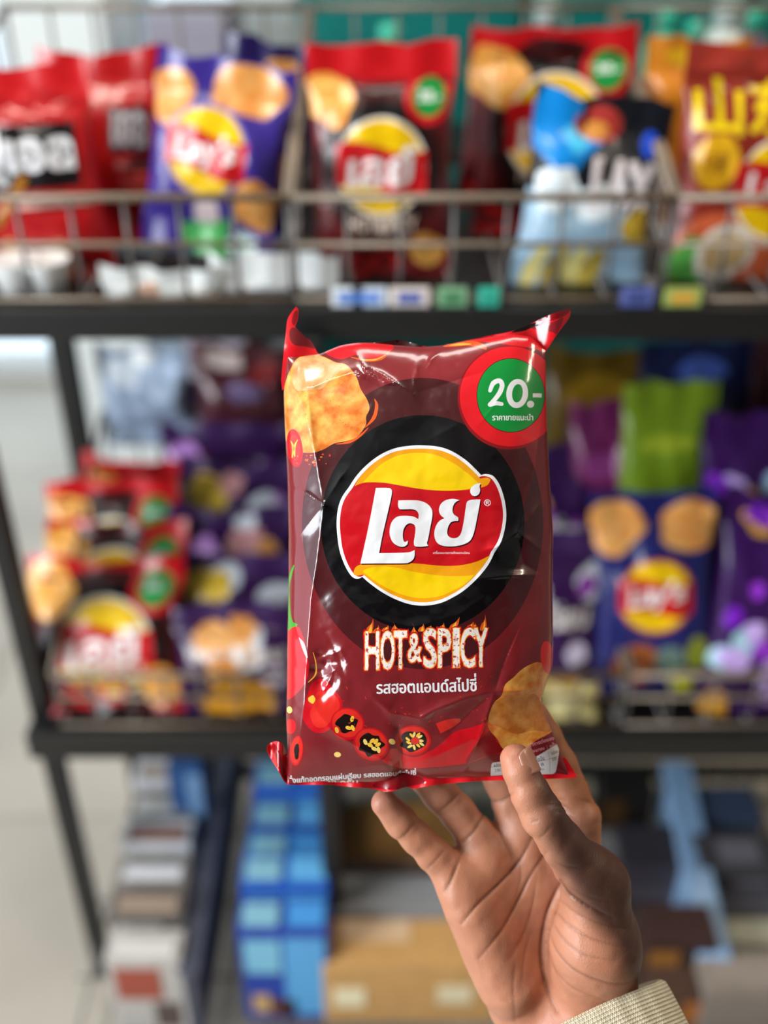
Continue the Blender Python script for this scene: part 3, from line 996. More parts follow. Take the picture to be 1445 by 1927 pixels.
# dark tray with pale packets
for k in range(8):
    Y = 0.84 + k * 0.06
    rel = np.array((0, Y, DZ + 0.17)) - CAM
    zc = rel @ FWD
    xc = (266 + k * 9 - CX) / FPX * zc
    c = ('#b9b4ae', '#6a625c', '#8f8780', '#cfcfd0', '#7a7068', '#c4c4c8', '#847a72', '#b89a96')[k]
    carton('narrow packet, %s of the file in the slate tray at the left' % ords[k], 0, 0, 0.10, 0.048, 0.165 + 0.01 * (k % 2), c,
           (('top', .1, .1, .9, .6, ('#d8d4cf', '#a08a78', '#d8d8dc', '#8a5a4a')[k % 4]), ('front', .1, .5, .7, .9, ('#a04a38', '#d0ccc8')[k % 2]), ('front', .55, .1, .9, .45, '#5a4a44')), group=GC, name='snack_packet', at=(xc, Y, 0), flaps=False)
tp = at_z(330, 1900, DZ + 0.16)
tray = empty('slate_tray', (-0.272, 0.83, DZ + 0.004), 'long slate grey tray edge right of the pale packets', 'tray')
link('side_wall', box_me('side', 0.018, 0.52, 0.15, 0.002), tray, (0.018, 0.26, 0.0), [mat('slate_board', '#474a58', rough=0.6, bump=0.06)])
link('lip', box_me('lip', 0.03, 0.52, 0.006, 0.002), tray, (0.018, 0.26, 0.15), [mat('slate_board', '#474a58')])
bl = at_z(328, 1500, DZ + 0.2)
carton('blue carton standing at the back of the low deck near the rear post', 345, 1445, 0.05, 0.02, 0.26, '#2f5f9c', (('front', .5, .05, .95, .95, '#7fa6cf'),), flaps=False, name='carton')
# kraft boxes
carton('brown kraft box at the back of the low deck, right of the middle post', 765, 1612, 0.20, 0.10, 0.15, '#a8763c', (('front', .05, .62, .6, .95, '#b79a8c'), ('front', .0, .28, 1, .36, '#7a5426')), name='kraft_box')
carton('large tan kraft box with pale spots at the bottom edge, below the hand', 772, 1818, 0.235, 0.12, 0.13, '#c99a5e', (('front', .06, .30, .24, .62, '#efe4bf'), ('front', .66, .36, .86, .66, '#e6d9b4'), ('top', .1, .3, .5, .7, '#d8b894')), name='kraft_box')
gb = carton('grey box with dark vertical bars between the kraft boxes', 772, 1716, 0.225, 0.06, 0.15, '#8b8c8e', tuple(('front', 0.06 + i * .12, .15, .11 + i * .12, .85, '#6a6b70') for i in range(8)), name='grey_box')
# right-hand side of the deck
carton('small black box with a brown mark, right of the hand', 1185, 1492, 0.085, 0.06, 0.10, '#1c1614', (('front', .05, .2, .45, .8, '#5a3c1c'),), name='small_box')
carton('grey carton below the small black box', 1180, 1620, 0.10, 0.06, 0.08, '#6f6a68', (('top', .1, .2, .9, .8, '#8a8582'),))
carton('dark plum box stacked right of the hand', 1245, 1635, 0.115, 0.08, 0.10, '#37323a', (('front', .1, .3, .9, .6, '#4a444e'),))
carton('long pale blue carton running from back to front at the right', 1345, 1800, 0.045, 0.36, 0.11, '#8fb2da', (('top', .1, .05, .9, .4, '#a3c2e4'), ('front', .1, .1, .9, .6, '#9cb8e6')), yaw=-5, flaps=False)
carton('navy box at the back of the deck, right of the pale blue carton', 1372, 1545, 0.11, 0.07, 0.10, '#3a4660', (('front', .55, .2, .9, .7, '#5a2a2a'), ('front', .1, .1, .5, .5, '#5a6a8a')))
carton('grey and brown printed box right of the pale blue carton', 1395, 1640, 0.12, 0.07, 0.11, '#4a464a', (('front', .05, .4, .35, .8, '#7a3a28'), ('front', .4, .35, .85, .8, '#8d8890'), ('top', .3, .2, .8, .8, '#7c7880')))
carton('dark box with pale stripe at the right edge of the deck', 1410, 1715, 0.11, 0.06, 0.08, '#55545c', (('front', .0, .5, 1, .75, '#8f959c'),))
carton('long cream carton at the right edge of the deck', 1425, 1775, 0.11, 0.05, 0.06, '#c3c2ac', (('front', .05, .1, .9, .4, '#b0aa92'),))
carton('beige carton in the bottom right corner', 1420, 1868, 0.13, 0.06, 0.10, '#8a7f76', (('top', .1, .2, .9, .8, '#968b82'),))
carton('dark red brown box with an orange disc, right of the sleeve', 1285, 1775, 0.10, 0.06, 0.13, '#3a2420', (('front', .08, .25, .5, .85, '#a06a2c'), ('front', .5, .3, .9, .8, '#2e2826')))
carton('dark carton with orange corner below the red brown box', 1305, 1880, 0.11, 0.05, 0.08, '#4a3226', (('front', .4, .3, .75, .9, '#a8642a'),))

# ================================================================== the held chip bag
D0 = 0.545                      # distance of the bag's seam plane along the view axis
MM = D0 / FPX                   # metres per picture unit there


def Z(ox, oy, s):
    return lambda P: [((p[0]) / s + ox, (p[1]) / s + oy) + tuple(p[2:]) for p in P]


z1, z2, z3 = Z(500, 570, 4.8167), Z(780, 570, 4.661), Z(620, 820, 4.1286)
z4, z5, z6 = Z(500, 1120, 4.8167), Z(780, 1120, 4.5156), Z(660, 1140, 4.983)

YS = np.array([640, 690, 740, 800, 900, 1000, 1100, 1200, 1255, 1290, 1315, 1350, 1380, 1410, 1430, 1460, 1480.])
XR = np.array([1027, 1027, 1028, 1029, 1034, 1041, 1039, 1041, 1039, 1027, 1018, 1027, 1040, 1052, 1060, 1070, 1074.])
YS2 = np.array([640, 690, 740, 800, 900, 1000, 1100, 1200, 1300, 1350, 1400, 1480.])
XL = np.array([548, 538, 534, 536, 541, 543, 543, 541, 540, 538, 541, 543.])
XT = np.array([530, 560, 590, 604, 614, 641, 672, 699, 751, 797, 830, 909, 967, 1000, 1026, 1080])
YT = np.array([672, 672, 668, 666, 661, 650, 645, 645, 650, 653, 650, 636, 628, 634, 660, 664.])
XB = np.array([530, 543, 600, 680, 730, 757, 800, 900, 1000, 1050, 1085.])
YBt = np.array([1474, 1474, 1471, 1473, 1470, 1452, 1466, 1462, 1458, 1456, 1460.])
TB = 27.0 / 0.2725              # front bulge in picture units (27 mm)


def smooth_interp(x, xs, ys):
    return (np.interp(x - 6, xs, ys) + np.interp(x, xs, ys) + np.interp(x + 6, xs, ys)) / 3


def b_to(a):
    x, y = a[:, 0], a[:, 1]
    xl, xr = smooth_interp(y, YS2, XL), smooth_interp(y, YS, XR)
    t = np.clip((x - (xl + xr) / 2) / ((xr - xl) / 2), -1, 1)
    yt, yb = smooth_interp(x, XT, YT), smooth_interp(x, XB, YBt)
    return np.stack((np.arcsin(t) / (np.pi / 2), np.clip((y - yt) / (yb - yt), 0, 1)), 1)


def b_from(d):
    t, s = np.sin(d[:, 0] * np.pi / 2), d[:, 1]
    y = 655 + s * 815
    x = 790 + t * 250
    for _ in range(6):
        xl, xr = smooth_interp(y, YS2, XL), smooth_interp(y, YS, XR)
        x = (xl + xr) / 2 + t * (xr - xl) / 2
        yt, yb = smooth_interp(x, XT, YT), smooth_interp(x, XB, YBt)
        y = yt + s * (yb - yt)
    return np.stack((x, y), 1)


# folds of the film: course, height (mm), width, fade towards the ends
CREASE = [
    ([(572, 690), (590, 840), (609, 950)], 2.6, 13), ([(609, 950), (596, 1050), (584, 1130), (579, 1200), (572, 1320), (556, 1430)], 2.6, 12),
    ([(548, 918), (575, 927), (609, 950)], 1.3, 6), ([(609, 950), (640, 900), (655, 880)], 0.5, 7), ([(609, 950), (560, 1010), (550, 1090)], 0.9, 9),
    ([(1024, 720), (1018, 800), (1004, 890), (974, 1002)], 1.7, 8), ([(974, 1002), (1012, 955), (1030, 940)], 1.2, 8), ([(974, 1002), (1034, 1045)], 1.4, 8),
    ([(974, 1002), (935, 1030), (915, 1034)], 1.5, 9), ([(974, 1002), (985, 1060), (1017, 1081)], -1.2, 10),
    ([(1018, 1081), (960, 1083), (905, 1088)], 1.6, 6), ([(1018, 1081), (1021, 1130), (1012, 1210)], 1.5, 7),
    ([(1017, 1083), (985, 1165), (958, 1225), (938, 1275), (930, 1302)], -2.2, 11), ([(1010, 1100), (975, 1190), (943, 1265)], 1.6, 9),
    ([(930, 1302), (880, 1312), (820, 1335), (790, 1352), (735, 1340), (700, 1310)], 1.6, 12), ([(930, 1302), (880, 1345), (850, 1375)], -1.4, 12),
    ([(930, 1302), (985, 1300), (1020, 1288)], 1.6, 7), ([(1008, 1306), (1030, 1345), (1048, 1395)], 1.8, 9), ([(930, 1302), (905, 1380), (872, 1455)], 1.3, 9),
    ([(757, 1448), (757, 1400), (750, 1370)], -1.8, 9), ([(757, 1448), (690, 1415), (630, 1380), (590, 1330)], 1.1, 13), ([(757, 1448), (830, 1420), (890, 1390)], 1.1, 13),
    ([(757, 1448), (715, 1440), (660, 1446)], 1.0, 8), ([(757, 1448), (800, 1450), (870, 1440)], 1.0, 8),
    ([(672, 668), (690, 700), (725, 718), (740, 722)], 1.5, 6), ([(690, 690), (720, 705), (776, 742)], 1.3, 7), ([(665, 700), (690, 712)], 1.2, 5),
    ([(776, 742), (860, 715), (905, 702)], -0.9, 9), ([(776, 742), (785, 690), (790, 660)], 0.9, 8), ([(805, 690), (812, 675), (830, 660)], 1.2, 6),
    ([(553, 730), (590, 728), (620, 715), (668, 700)], 1.4, 7), ([(560, 690), (556, 735), (575, 770), (582, 820), (590, 850)], 1.6, 7),
    ([(612, 1190), (640, 1240), (650, 1290)], -0.9, 12), ([(600, 1240), (640, 1225), (655, 1250)], 0.8, 8), ([(605, 1275), (630, 1262), (652, 1282)], 0.8, 7), ([(610, 1300), (625, 1270), (622, 1245)], 0.7, 6),
    ([(900, 800), (925, 770), (945, 745)], 0.25, 5), ([(640, 780), (700, 770), (760, 790), (850, 770), (890, 800)], 0.7, 16), ([(800, 830), (860, 800), (930, 850)], 0.7, 14),
    ([(650, 1130), (700, 1165), (780, 1180), (860, 1160), (930, 1110)], 0.7, 18), ([(550, 1150), (560, 1190), (575, 1215)], 0.9, 8),
]


def b_height(a, back=False):
    """Bulge in picture units over the seam plane."""
    d = b_to(a)
    t, s = np.sin(d[:, 0] * np.pi / 2), d[:, 1]
    g = np.maximum(0, 1 - np.abs(2 * s - 1) ** 3.0) ** 0.62
    b = np.maximum(0, 1 - np.abs(t) ** 3.2) ** 0.5
    if back:
        return TB * 0.72 * b * g
    h = TB * b * g
    m = b * np.minimum(1, g * 1.6)
    for pl, amp, w in CREASE:
        q, al = seg_dist(a, pl)
        k = q < w * 5
        if not k.any():
            continue
        r = np.sqrt(q[k] ** 2 + (w * .12) ** 2) - w * .12
        h[k] += amp * 1.35 / 0.2725 * np.exp(-r / w) * (0.35 + 0.65 * np.sin(np.clip(al[k], .04, .96) * np.pi)) * m[k]
    calm = 1 - 0.85 * np.exp(-((a[:, 0] - 958) ** 2 + (a[:, 1] - 745) ** 2) / 85 ** 2)
    h += m * calm * (2.6 * vnoise(a / 95, 1) + 1.5 * vnoise(a / 42, 2) + 0.75 * vnoise(a / 19, 3) + 0.16 * vnoise(a / 8, 4))
    h -= m * (20 + 8 * vnoise(a / 14, 9)) * np.exp(-((a[:, 0] - 606) / 24) ** 2 - ((a[:, 1] - 1266) / 42) ** 2)
    # the right edge is pinched in where finger and thumb hold it
    h *= 1 - 0.55 * np.exp(-((a[:, 0] - 985) ** 2 + (a[:, 1] - 1440) ** 2) / 62 ** 2)
    h *= 1 - 0.30 * np.exp(-((a[:, 0] - 1030) ** 2 + (a[:, 1] - 1318) ** 2) / 45 ** 2)
    return h


BASE = cpt(790, 1475, D0)


def b_pos(d, a):
    return cpt(a[:, 0], a[:, 1], D0 - b_height(a) * MM) - BASE


def pfilm(hexcol, **k):
    return mat('printed_film_' + hexcol.strip('#'), hexcol, rough=k.get('rough', 0.20), bump=0.12, bscale=110, coat=0.55, spec=0.45)


M_maroon, M_ring, M_jet = pfilm('#7a2024'), pfilm('#48171a'), pfilm('#0b080a')
M_red, M_dred, M_white_p = pfilm('#c40f1b'), pfilm('#8e0f18'), pfilm('#ecebee')
M_yel, M_amb, M_green = pfilm('#f2c706'), pfilm('#ec9d0c'), pfilm('#0b8f38')
M_shade, M_black_p, M_seed = pfilm('#3a0609'), pfilm('#1a0b0a'), pfilm('#eeb93f')
M_seedp, M_lred, M_brt = pfilm('#f0d070'), pfilm('#d62a20'), pfilm('#e01722')
M_flame, M_flame2, M_pinkt = pfilm('#e0581c'), pfilm('#f6b23c'), pfilm('#d98a96')
M_grn, M_pale_p, M_ink = pfilm('#3f9c2c'), pfilm('#cfc6c6'), pfilm('#302a2c')
M_chipA = mat('printed_chip_large', '#d5691a', rough=0.26, col2='#efb052', vscale=150, bump=0.12, bscale=140, coat=0.5)
M_chipB = mat('printed_chip_shaded', '#b8621c', rough=0.26, col2='#d8934a', vscale=120, bump=0.12, bscale=140, coat=0.5)
M_let = mat('burnt_white_print', '#b8382c', rough=0.3, col2='#f3e9df', vscale=700, bump=0.1, bscale=120, coat=0.4)
_r = [n for n in M_let.node_tree.nodes if n.type == 'VALTORGB'][0]
_r.color_ramp.elements[0].position, _r.color_ramp.elements[1].position = 0.36, 0.44

S = []


def add(m, *loops):
    S.append(([np.asarray(l, float) for l in loops], m))




def heavy(word, x0, y0, x1, y1, d, rot, m):
    L = text(word, x0, y0, x1, y1, 0.0, rot)
    for dx, dy in ((-d, 0), (d, 0), (0, -d * .7), (0, d * .7), (0, 0)):
        S.append(([l + np.array((dx, dy)) for l in L], m))


# painted ceiling reflection, then rings behind the logo
add(pfilm('#8a292d'), crom([(690, 640), (800, 652), (905, 655), (880, 700), (840, 735), (822, 722), (824, 735), (800, 735), (786, 712), (730, 740), (700, 690)], 4))  # lighter maroon: the ceiling's reflection put into the film colour
add(M_ring, ell(795, 985, 227, 274, 90))
add(M_jet, ell(795, 985, 192, 204, 90))
# red flashes at the top edge
add(M_brt, crom([(612, 662), (641, 648), (690, 640), (740, 650), (722, 672), (700, 676), (670, 668), (640, 676)], 5))
add(M_flame, stroke([(660, 672), (690, 678), (718, 674), (735, 658)], [1, 5, 6, 1]))
add(M_flame2, stroke([(680, 677), (705, 677), (725, 668)], [1, 3, 1]))
add(M_brt, corners(z2([(480, 330), (700, 280), (1000, 240), (1220, 260), (1260, 330), (1140, 440, 1), (1040, 400), (860, 375), (700, 350)])))
add(M_flame, corners(z2([(250, 380), (380, 335), (520, 335), (610, 365), (630, 410), (560, 390), (460, 375), (340, 385)])))
add(M_flame2, corners(z2([(300, 375), (400, 352), (500, 360), (420, 372)])))
for k in range(46):
    x, y = rng.uniform(930, 1022), rng.uniform(625, 650)
    add(M_dred, ell(x, y, rng.uniform(.5, 1.3), .7, 6))
# big chip
add(M_flame, stroke(z1([(900, 1130), (980, 1040), (1005, 930), (985, 870)]), [1, 7, 6, 1]))
add(M_flame, stroke(z1([(640, 1280), (760, 1260), (860, 1200), (930, 1130)]), [1, 5, 4, 1]))
chip1 = corners(z1([(215, 620), (280, 510), (370, 470), (450, 460), (540, 495), (640, 540), (720, 555), (780, 610), (830, 690), (860, 780), (920, 880), (940, 960), (910, 1030), (905, 1110), (830, 1210), (740, 1250), (620, 1275), (530, 1325), (440, 1355), (350, 1358), (270, 1330), (180, 1240), (160, 1050), (155, 850), (180, 720)]))
add(M_chipA, chip1)
add(mat('printed_chip_pale', '#c48a4c', rough=0.26, col2='#e3b984', vscale=120, bump=0.12, coat=0.5), corners(z1([(270, 540), (370, 478), (450, 468), (540, 505), (640, 550), (700, 580), (640, 650), (560, 720), (500, 780), (380, 790), (280, 790), (240, 680)])))
for k in range(16):
    x, y = rng.uniform(560, 680), rng.uniform(690, 830)
    add(pfilm('#8a4a18'), ell(x, y, .9, .8, 6))
add(M_red, ell(*z1([(262, 1315)])[0], 15, 36, 36, -0.12))
add(M_lred, ell(*z1([(262, 1310)])[0], 10, 25, 30, -0.1))
add(M_flame2, stroke(z1([(225, 1250), (250, 1310), (240, 1400)]), [1, 4, 2]), stroke(z1([(290, 1240), (262, 1300), (262, 1390)]), [1, 4, 2]))
for k in range(26):
    x, y = rng.normal(590, 14), rng.uniform(853, 878)
    add((M_flame, M_lred, M_chipA)[k % 3], ell(x, y, rng.uniform(.8, 2.6), rng.uniform(.8, 2.8), 7))
# price roundel
add(M_dred, ell(958, 748, 97, 98, 72))
add(M_brt, ell(960, 746, 95, 94, 72))
add(M_shade, ell(961, 744, 64.5, 70, 60))
add(M_green, ell(961, 744, 63.4, 68.8, 60))
add(M_white_p, stroke(z2([(662, 770), (690, 705), (745, 683), (768, 725), (745, 790), (700, 850), (660, 893)]), [7, 9, 9, 9, 9, 8, 8]))
add(M_white_p, stroke(z2([(662, 893), (715, 880), (765, 888)]), [8, 8, 7]))
add(M_white_p, ell(*z2([(900, 795)])[0], 20.5, 27.5, 40, 0.10), ell(*z2([(902, 793)])[0], 10, 17.5, 30, 0.12))
add(M_white_p, ell(*z2([(1017, 889)])[0], 6.8, 6.6, 20))
add(M_white_p, rect(*z2([(1037, 793)])[0], *z2([(1115, 829)])[0]))
heavy('ราคาขายแนะนำ', 926.5, 779, 1003, 791, 0.35, 0, M_white_p)
# the round logo
out = corners(z3([(740, 75), (860, 88), (960, 125), (1060, 190), (1130, 255), (1178, 305, 1), (1215, 297), (1270, 312), (1315, 370), (1350, 460), (1370, 560), (1372, 650), (1358, 740), (1330, 830), (1280, 910, 1), (1235, 1000), (1160, 1095), (1060, 1190), (960, 1255), (860, 1300), (740, 1320), (620, 1308), (500, 1265), (400, 1210), (310, 1145), (255, 1097, 1), (215, 1112), (170, 1090), (120, 1010), (80, 900), (62, 790), (55, 680), (65, 570), (95, 480), (150, 400, 1), (210, 310), (290, 225), (390, 150), (500, 100), (620, 78)]))
add(M_white_p, out)
cen = np.array(z3([(715, 700)])[0])
inner = offset_loop(out, 0.0)
_d = out - np.roll(out, 1, 0)
inner = cen + (out - cen) * (1 - 6.2 / np.linalg.norm(out - cen, axis=1))[:, None]
add(M_red, inner)
add(M_amb, corners(z3([(193, 392, 1), (240, 373), (300, 362), (420, 365), (540, 385), (680, 410), (820, 425), (940, 428), (1060, 420), (1180, 402), (1232, 378), (1252, 340, 1), (1225, 325), (1170, 333, 1), (1120, 278), (1050, 215), (960, 153), (860, 115), (740, 101), (620, 104), (510, 126), (400, 176), (300, 252), (235, 325)])))
add(M_yel, corners(z3([(258, 364, 1), (330, 288), (420, 208), (540, 152), (680, 132), (820, 148), (950, 205), (1060, 282), (1140, 352), (1165, 385, 1), (1090, 408), (1030, 420), (940, 426), (820, 423), (680, 408), (540, 383), (420, 364), (310, 361)])))
add(M_amb, corners(z3([(187, 1060), (205, 1020), (260, 998), (400, 995), (560, 990), (680, 993), (800, 1005), (920, 1012), (1040, 1003), (1150, 975), (1250, 928, 1), (1215, 985), (1140, 1080), (1040, 1175), (950, 1232), (850, 1275), (740, 1294), (620, 1282), (500, 1240), (400, 1185), (320, 1127), (262, 1078, 1), (215, 1088), (190, 1078)])))
add(M_yel, corners(z3([(262, 1050), (330, 1022), (430, 1015), (540, 1030), (660, 1058), (800, 1080), (920, 1090), (1060, 1088), (1125, 1080, 1), (1060, 1145), (960, 1203), (850, 1248), (720, 1262), (600, 1245), (480, 1200), (370, 1140), (300, 1088)])))
LET = [
    [(360, 405, 1), (450, 405), (478, 415), (484, 445), (470, 520), (440, 650), (410, 780), (385, 912, 1), (520, 910), (610, 906), (640, 898), (660, 888, 1), (662, 925), (650, 960), (620, 983), (580, 991), (400, 992), (240, 993, 1), (265, 880), (300, 720), (335, 540)],
    [(535, 502, 1), (620, 501), (700, 505), (760, 530), (795, 575), (798, 630), (785, 700), (768, 790), (757, 835), (768, 855, 1), (715, 862), (665, 858), (655, 830), (662, 780), (668, 720), (655, 690), (620, 680), (590, 700), (572, 740), (570, 790), (582, 825), (608, 815, 1), (603, 845), (570, 863), (530, 855), (490, 825), (468, 770), (470, 710), (490, 660), (530, 628), (590, 622), (650, 628), (690, 648, 1), (692, 610), (675, 582), (640, 571), (570, 572), (543, 568), (532, 540)],
    [(1010, 500, 1), (960, 490), (905, 500), (865, 530), (850, 575), (862, 615), (893, 642, 1), (850, 665), (820, 720), (815, 780), (835, 830), (880, 855), (950, 860), (1020, 850), (1080, 825), (1110, 785), (1130, 720), (1150, 620), (1165, 540), (1172, 495, 1), (1130, 495), (1085, 502), (1065, 522), (1055, 580), (1040, 680), (1020, 760), (990, 792), (950, 795), (920, 775), (915, 740), (925, 700), (950, 668), (1000, 662, 1), (998, 635), (965, 610), (955, 575), (965, 535), (985, 512)],
    [(1172, 368, 1), (1130, 378), (1100, 405), (1093, 435), (1105, 460), (1130, 470), (1158, 455), (1170, 425), (1165, 395)]]
for L in LET:
    add(M_shade, corners(z3(L), 4) + np.array((2.0, 2.4)))
for L in LET:
    add(M_white_p, corners(z3(L), 5))
S.append((text('®', *z3([(1200, 494)])[0], *z3([(1253, 547)])[0], 0.01), M_white_p))
S.append((text('เครื่องหมายการค้าจดทะเบียน', *z3([(805, 893)])[0], *z3([(1088, 918)])[0], 0.006), M_white_p))
# HOT & SPICY with its flames
BX = {'H': (135, 240, 265, 600), 'O': (280, 233, 410, 602), 'T': (405, 235, 525, 590), '&': (538, 260, 665, 530), 'S': (680, 213, 805, 582), 'P': (820, 215, 940, 580), 'I': (960, 210, 1018, 577), 'C': (1030, 205, 1165, 582), 'Y': (1155, 207, 1285, 570)}
for (fx, fy, fh, sl) in ((180, 240, 120, 30), (248, 240, 60, 10), (420, 225, 80, -25), (600, 262, 105, -25), (670, 225, 60, 10), (860, 215, 60, 10), (960, 220, 115, 60), (1120, 210, 65, 30), (1165, 205, 50, -5), (1250, 215, 135, 10), (330, 225, 45, 20), (740, 212, 30, 10)):
    q = [(fx - 38, fy + 15), (fx - 26, fy - fh * .3), (fx + sl * .4, fy - fh * .6), (fx + sl, fy - fh, 1), (fx + sl * .6 + 14, fy - fh * .45), (fx + 24, fy - fh * .1), (fx + 26, fy + 15)]
    add(M_flame, corners(z6(q), 4))
    q = [(fx - 14, fy + 10), (fx - 6, fy - fh * .25), (fx + sl * .5, fy - fh * .65, 1), (fx + sl * .3 + 8, fy - fh * .25), (fx + 12, fy + 10)]
    add(M_flame2, corners(z6(q), 3))


def letter(ch, grow, jit, m):
    x0, y0, x1, y1 = BX[ch]
    g = grow
    (a, b), (c, d) = z6([(x0 - g, y0 - g), (x1 + g, y1 + g)])
    bold = {'&': 0.012, 'I': 0.0}.get(ch, 0.018)
    L = text(ch, a, b, c, d, bold + grow * 0.0022)
    if jit:
        R = []
        for l in L:
            n = max(len(l), 60)
            per = np.concatenate(([0], np.cumsum(np.linalg.norm(np.diff(np.vstack((l, l[:1])), axis=0), axis=1))))
            u = np.linspace(0, per[-1], n, endpoint=False)
            cl = np.vstack((l, l[:1]))
            R.append(np.stack((np.interp(u, per, cl[:, 0]), np.interp(u, per, cl[:, 1])), 1) + rng.normal(0, jit, (n, 2)))
        L = R
    S.append((L, m))


for ch in BX:
    letter(ch, 18, 0.6, M_red)
for ch in BX:
    letter(ch, 9, 0.9, M_flame)
for ch in BX:
    letter(ch, 5, 0.6, M_flame2)
for ch in BX:
    letter(ch, 0, 0.18, M_let)
heavy('รสฮอตแอนด์สไปซี่', 708.6, 1270, 896, 1303, 0.75, -0.028, M_white_p)
# red chilli leaning in at the left edge
add(M_grn, stroke(z4([(255, -270), (225, -180), (205, -60), (215, 180), (240, 290)]), [2, 5, 4, 5, 12]))
add(M_grn, corners(z4([(195, 240), (240, 245), (290, 265, 1), (262, 300), (205, 345)])))
add(M_brt, corners(z4([(190, 350), (290, 285), (345, 400), (372, 540), (392, 680), (340, 820), (225, 935), (180, 900), (170, 600)])))
add(M_pale_p, corners(z4([(298, 380, 1), (350, 440), (380, 560), (365, 560), (330, 480)])))
add(M_flame2, stroke(z4([(385, 790), (450, 720), (455, 620), (430, 520)]), [1, 3, 2, 1]))
# chilli tip and slices along the foot
add(M_red, corners(z4([(380, 900), (420, 800), (520, 760), (640, 880), (695, 980), (660, 1100), (560, 1230), (440, 1240), (340, 1130), (350, 1000)])))
add(M_lred, corners(z4([(470, 880), (600, 890), (670, 980), (640, 1080), (540, 1190), (450, 1190), (400, 1080), (440, 980)])))
add(M_seed, blob(*z4([(420, 945)])[0], 7, 9, .2))
band = corners(z5([(-260, 1330), (-100, 1300), (120, 1330), (340, 1165), (480, 1125), (640, 1080), (660, 1170), (760, 1320), (640, 1360), (480, 1420), (300, 1450), (100, 1465), (-100, 1470), (-260, 1420)]))
add(M_red, band)
add(M_dred, corners(z5([(480, 1330), (640, 1150), (700, 1250), (760, 1320), (600, 1370), (440, 1425)])))
add(M_lred, corners(z5([(180, 1090, 1), (290, 1055), (380, 1050), (390, 1075, 1), (330, 1120), (220, 1175, 1)])))


def slice_(c, rx, ry, rot, irx, iry, seeds, sw=(6, 3.5)):
    add(M_dred, ell(c[0] + 1, c[1] + 3, rx * 1.02, ry * 1.02, 50, rot))
    add(M_red, ell(c[0], c[1], rx, ry, 50, rot))
    add(M_lred, ell(c[0], c[1] - 1, rx * .90, ry * .88, 50, rot))
    add(M_black_p, blob(c[0], c[1] + 1, irx, 14, .18, iry))
    for (x, y, a) in seeds:
        add((M_seed, M_seedp)[(int(x) + int(y)) % 2], ell(x, y, *sw, 14, a))


c1, c2, c3 = z4([(740, 1165)])[0], z4([(955, 1350)])[0], z4([(1335, 1315)])[0]
slice_(c1, 32, 30, 0.3, 20, 17, [(c1[0] + 2, c1[1] + 8, .3), (c1[0] + 10, c1[1] + 8, 1.2), (c1[0] - 20, c1[1] + 12, 1.3), (c1[0] + 9, c1[1] - 9, 1.8)])
slice_(c2, 34, 30, 0.5, 23, 21, [(c2[0] - 11, c2[1] - 4, 1.2), (c2[0] + 2, c2[1] - 6, 2.4), (c2[0] + 9, c2[1] - 5, 2.2), (c2[0] + 6, c2[1] + 9, .4), (c2[0] + 14, c2[1] + 11, 1.4), (c2[0] + 13, c2[1] + 1, 2.6), (c2[0] - 2, c2[1] + 2, .5)])
slice_(c3, 34, 28, 0.0, 24, 19, [(c3[0] + 4 + (10 + 5 * rng.random()) * math.cos(k * .57), c3[1] + 1 + (9 + 5 * rng.random()) * math.sin(k * .57), k * .57 + rng.normal(0, .3)) for k in range(11)], (5.5, 2.4))
add(M_lred, ell(c3[0] + 4, c3[1] + 1, 8, 7, 24))
slice_(z4([(280, 1410)])[0], 12, 28, 0.1, 5, 14, [])
add(M_red, ell(*z4([(225, 1190)])[0], 10, 14, 30))
for (x, y, a) in ((650, 1445, .1), (1145, 1328, .5), (215, 1040, 1.4)):
    p = z4([(x, y)])[0]
    add(M_seedp, ell(p[0], p[1], 6.5, 5, 20, a))
# drifting chilli flakes
for k in range(70):
    x, y = rng.uniform(640, 925), rng.uniform(1268, 1380)
    if 700 < x < 900 and 1262 < y < 1310:
        continue
    a = rng.uniform(0, 3.1)
    l = rng.uniform(1.5, 4.5)
    add((M_lred, M_dred)[k % 2], stroke([(x, y), (x + l * math.cos(a), y + l * math.sin(a))], rng.uniform(.8, 1.6)))
# lower chip
chip2 = corners(z5([(740, 850), (770, 760), (840, 700), (900, 640), (980, 590), (1060, 570), (1130, 620), (1170, 700), (1120, 800), (1140, 960), (1175, 1090), (1185, 1140), (1120, 1190), (1040, 1230), (960, 1290), (880, 1310), (760, 1310), (700, 1220), (640, 1150), (622, 1080), (645, 980), (680, 910)]))
add(M_chipA, chip2)
add(M_chipB, corners(z5([(690, 905), (800, 860), (930, 865), (1030, 840), (1100, 960), (1165, 1090), (1150, 1160), (1000, 1150), (860, 1180), (720, 1120), (635, 1080), (650, 980)])))
add(M_brt, ell(*z5([(1130, 530)])[0], 13, 31, 36, -0.1))
add(M_lred, ell(*z5([(1140, 560)])[0], 6, 17, 30))
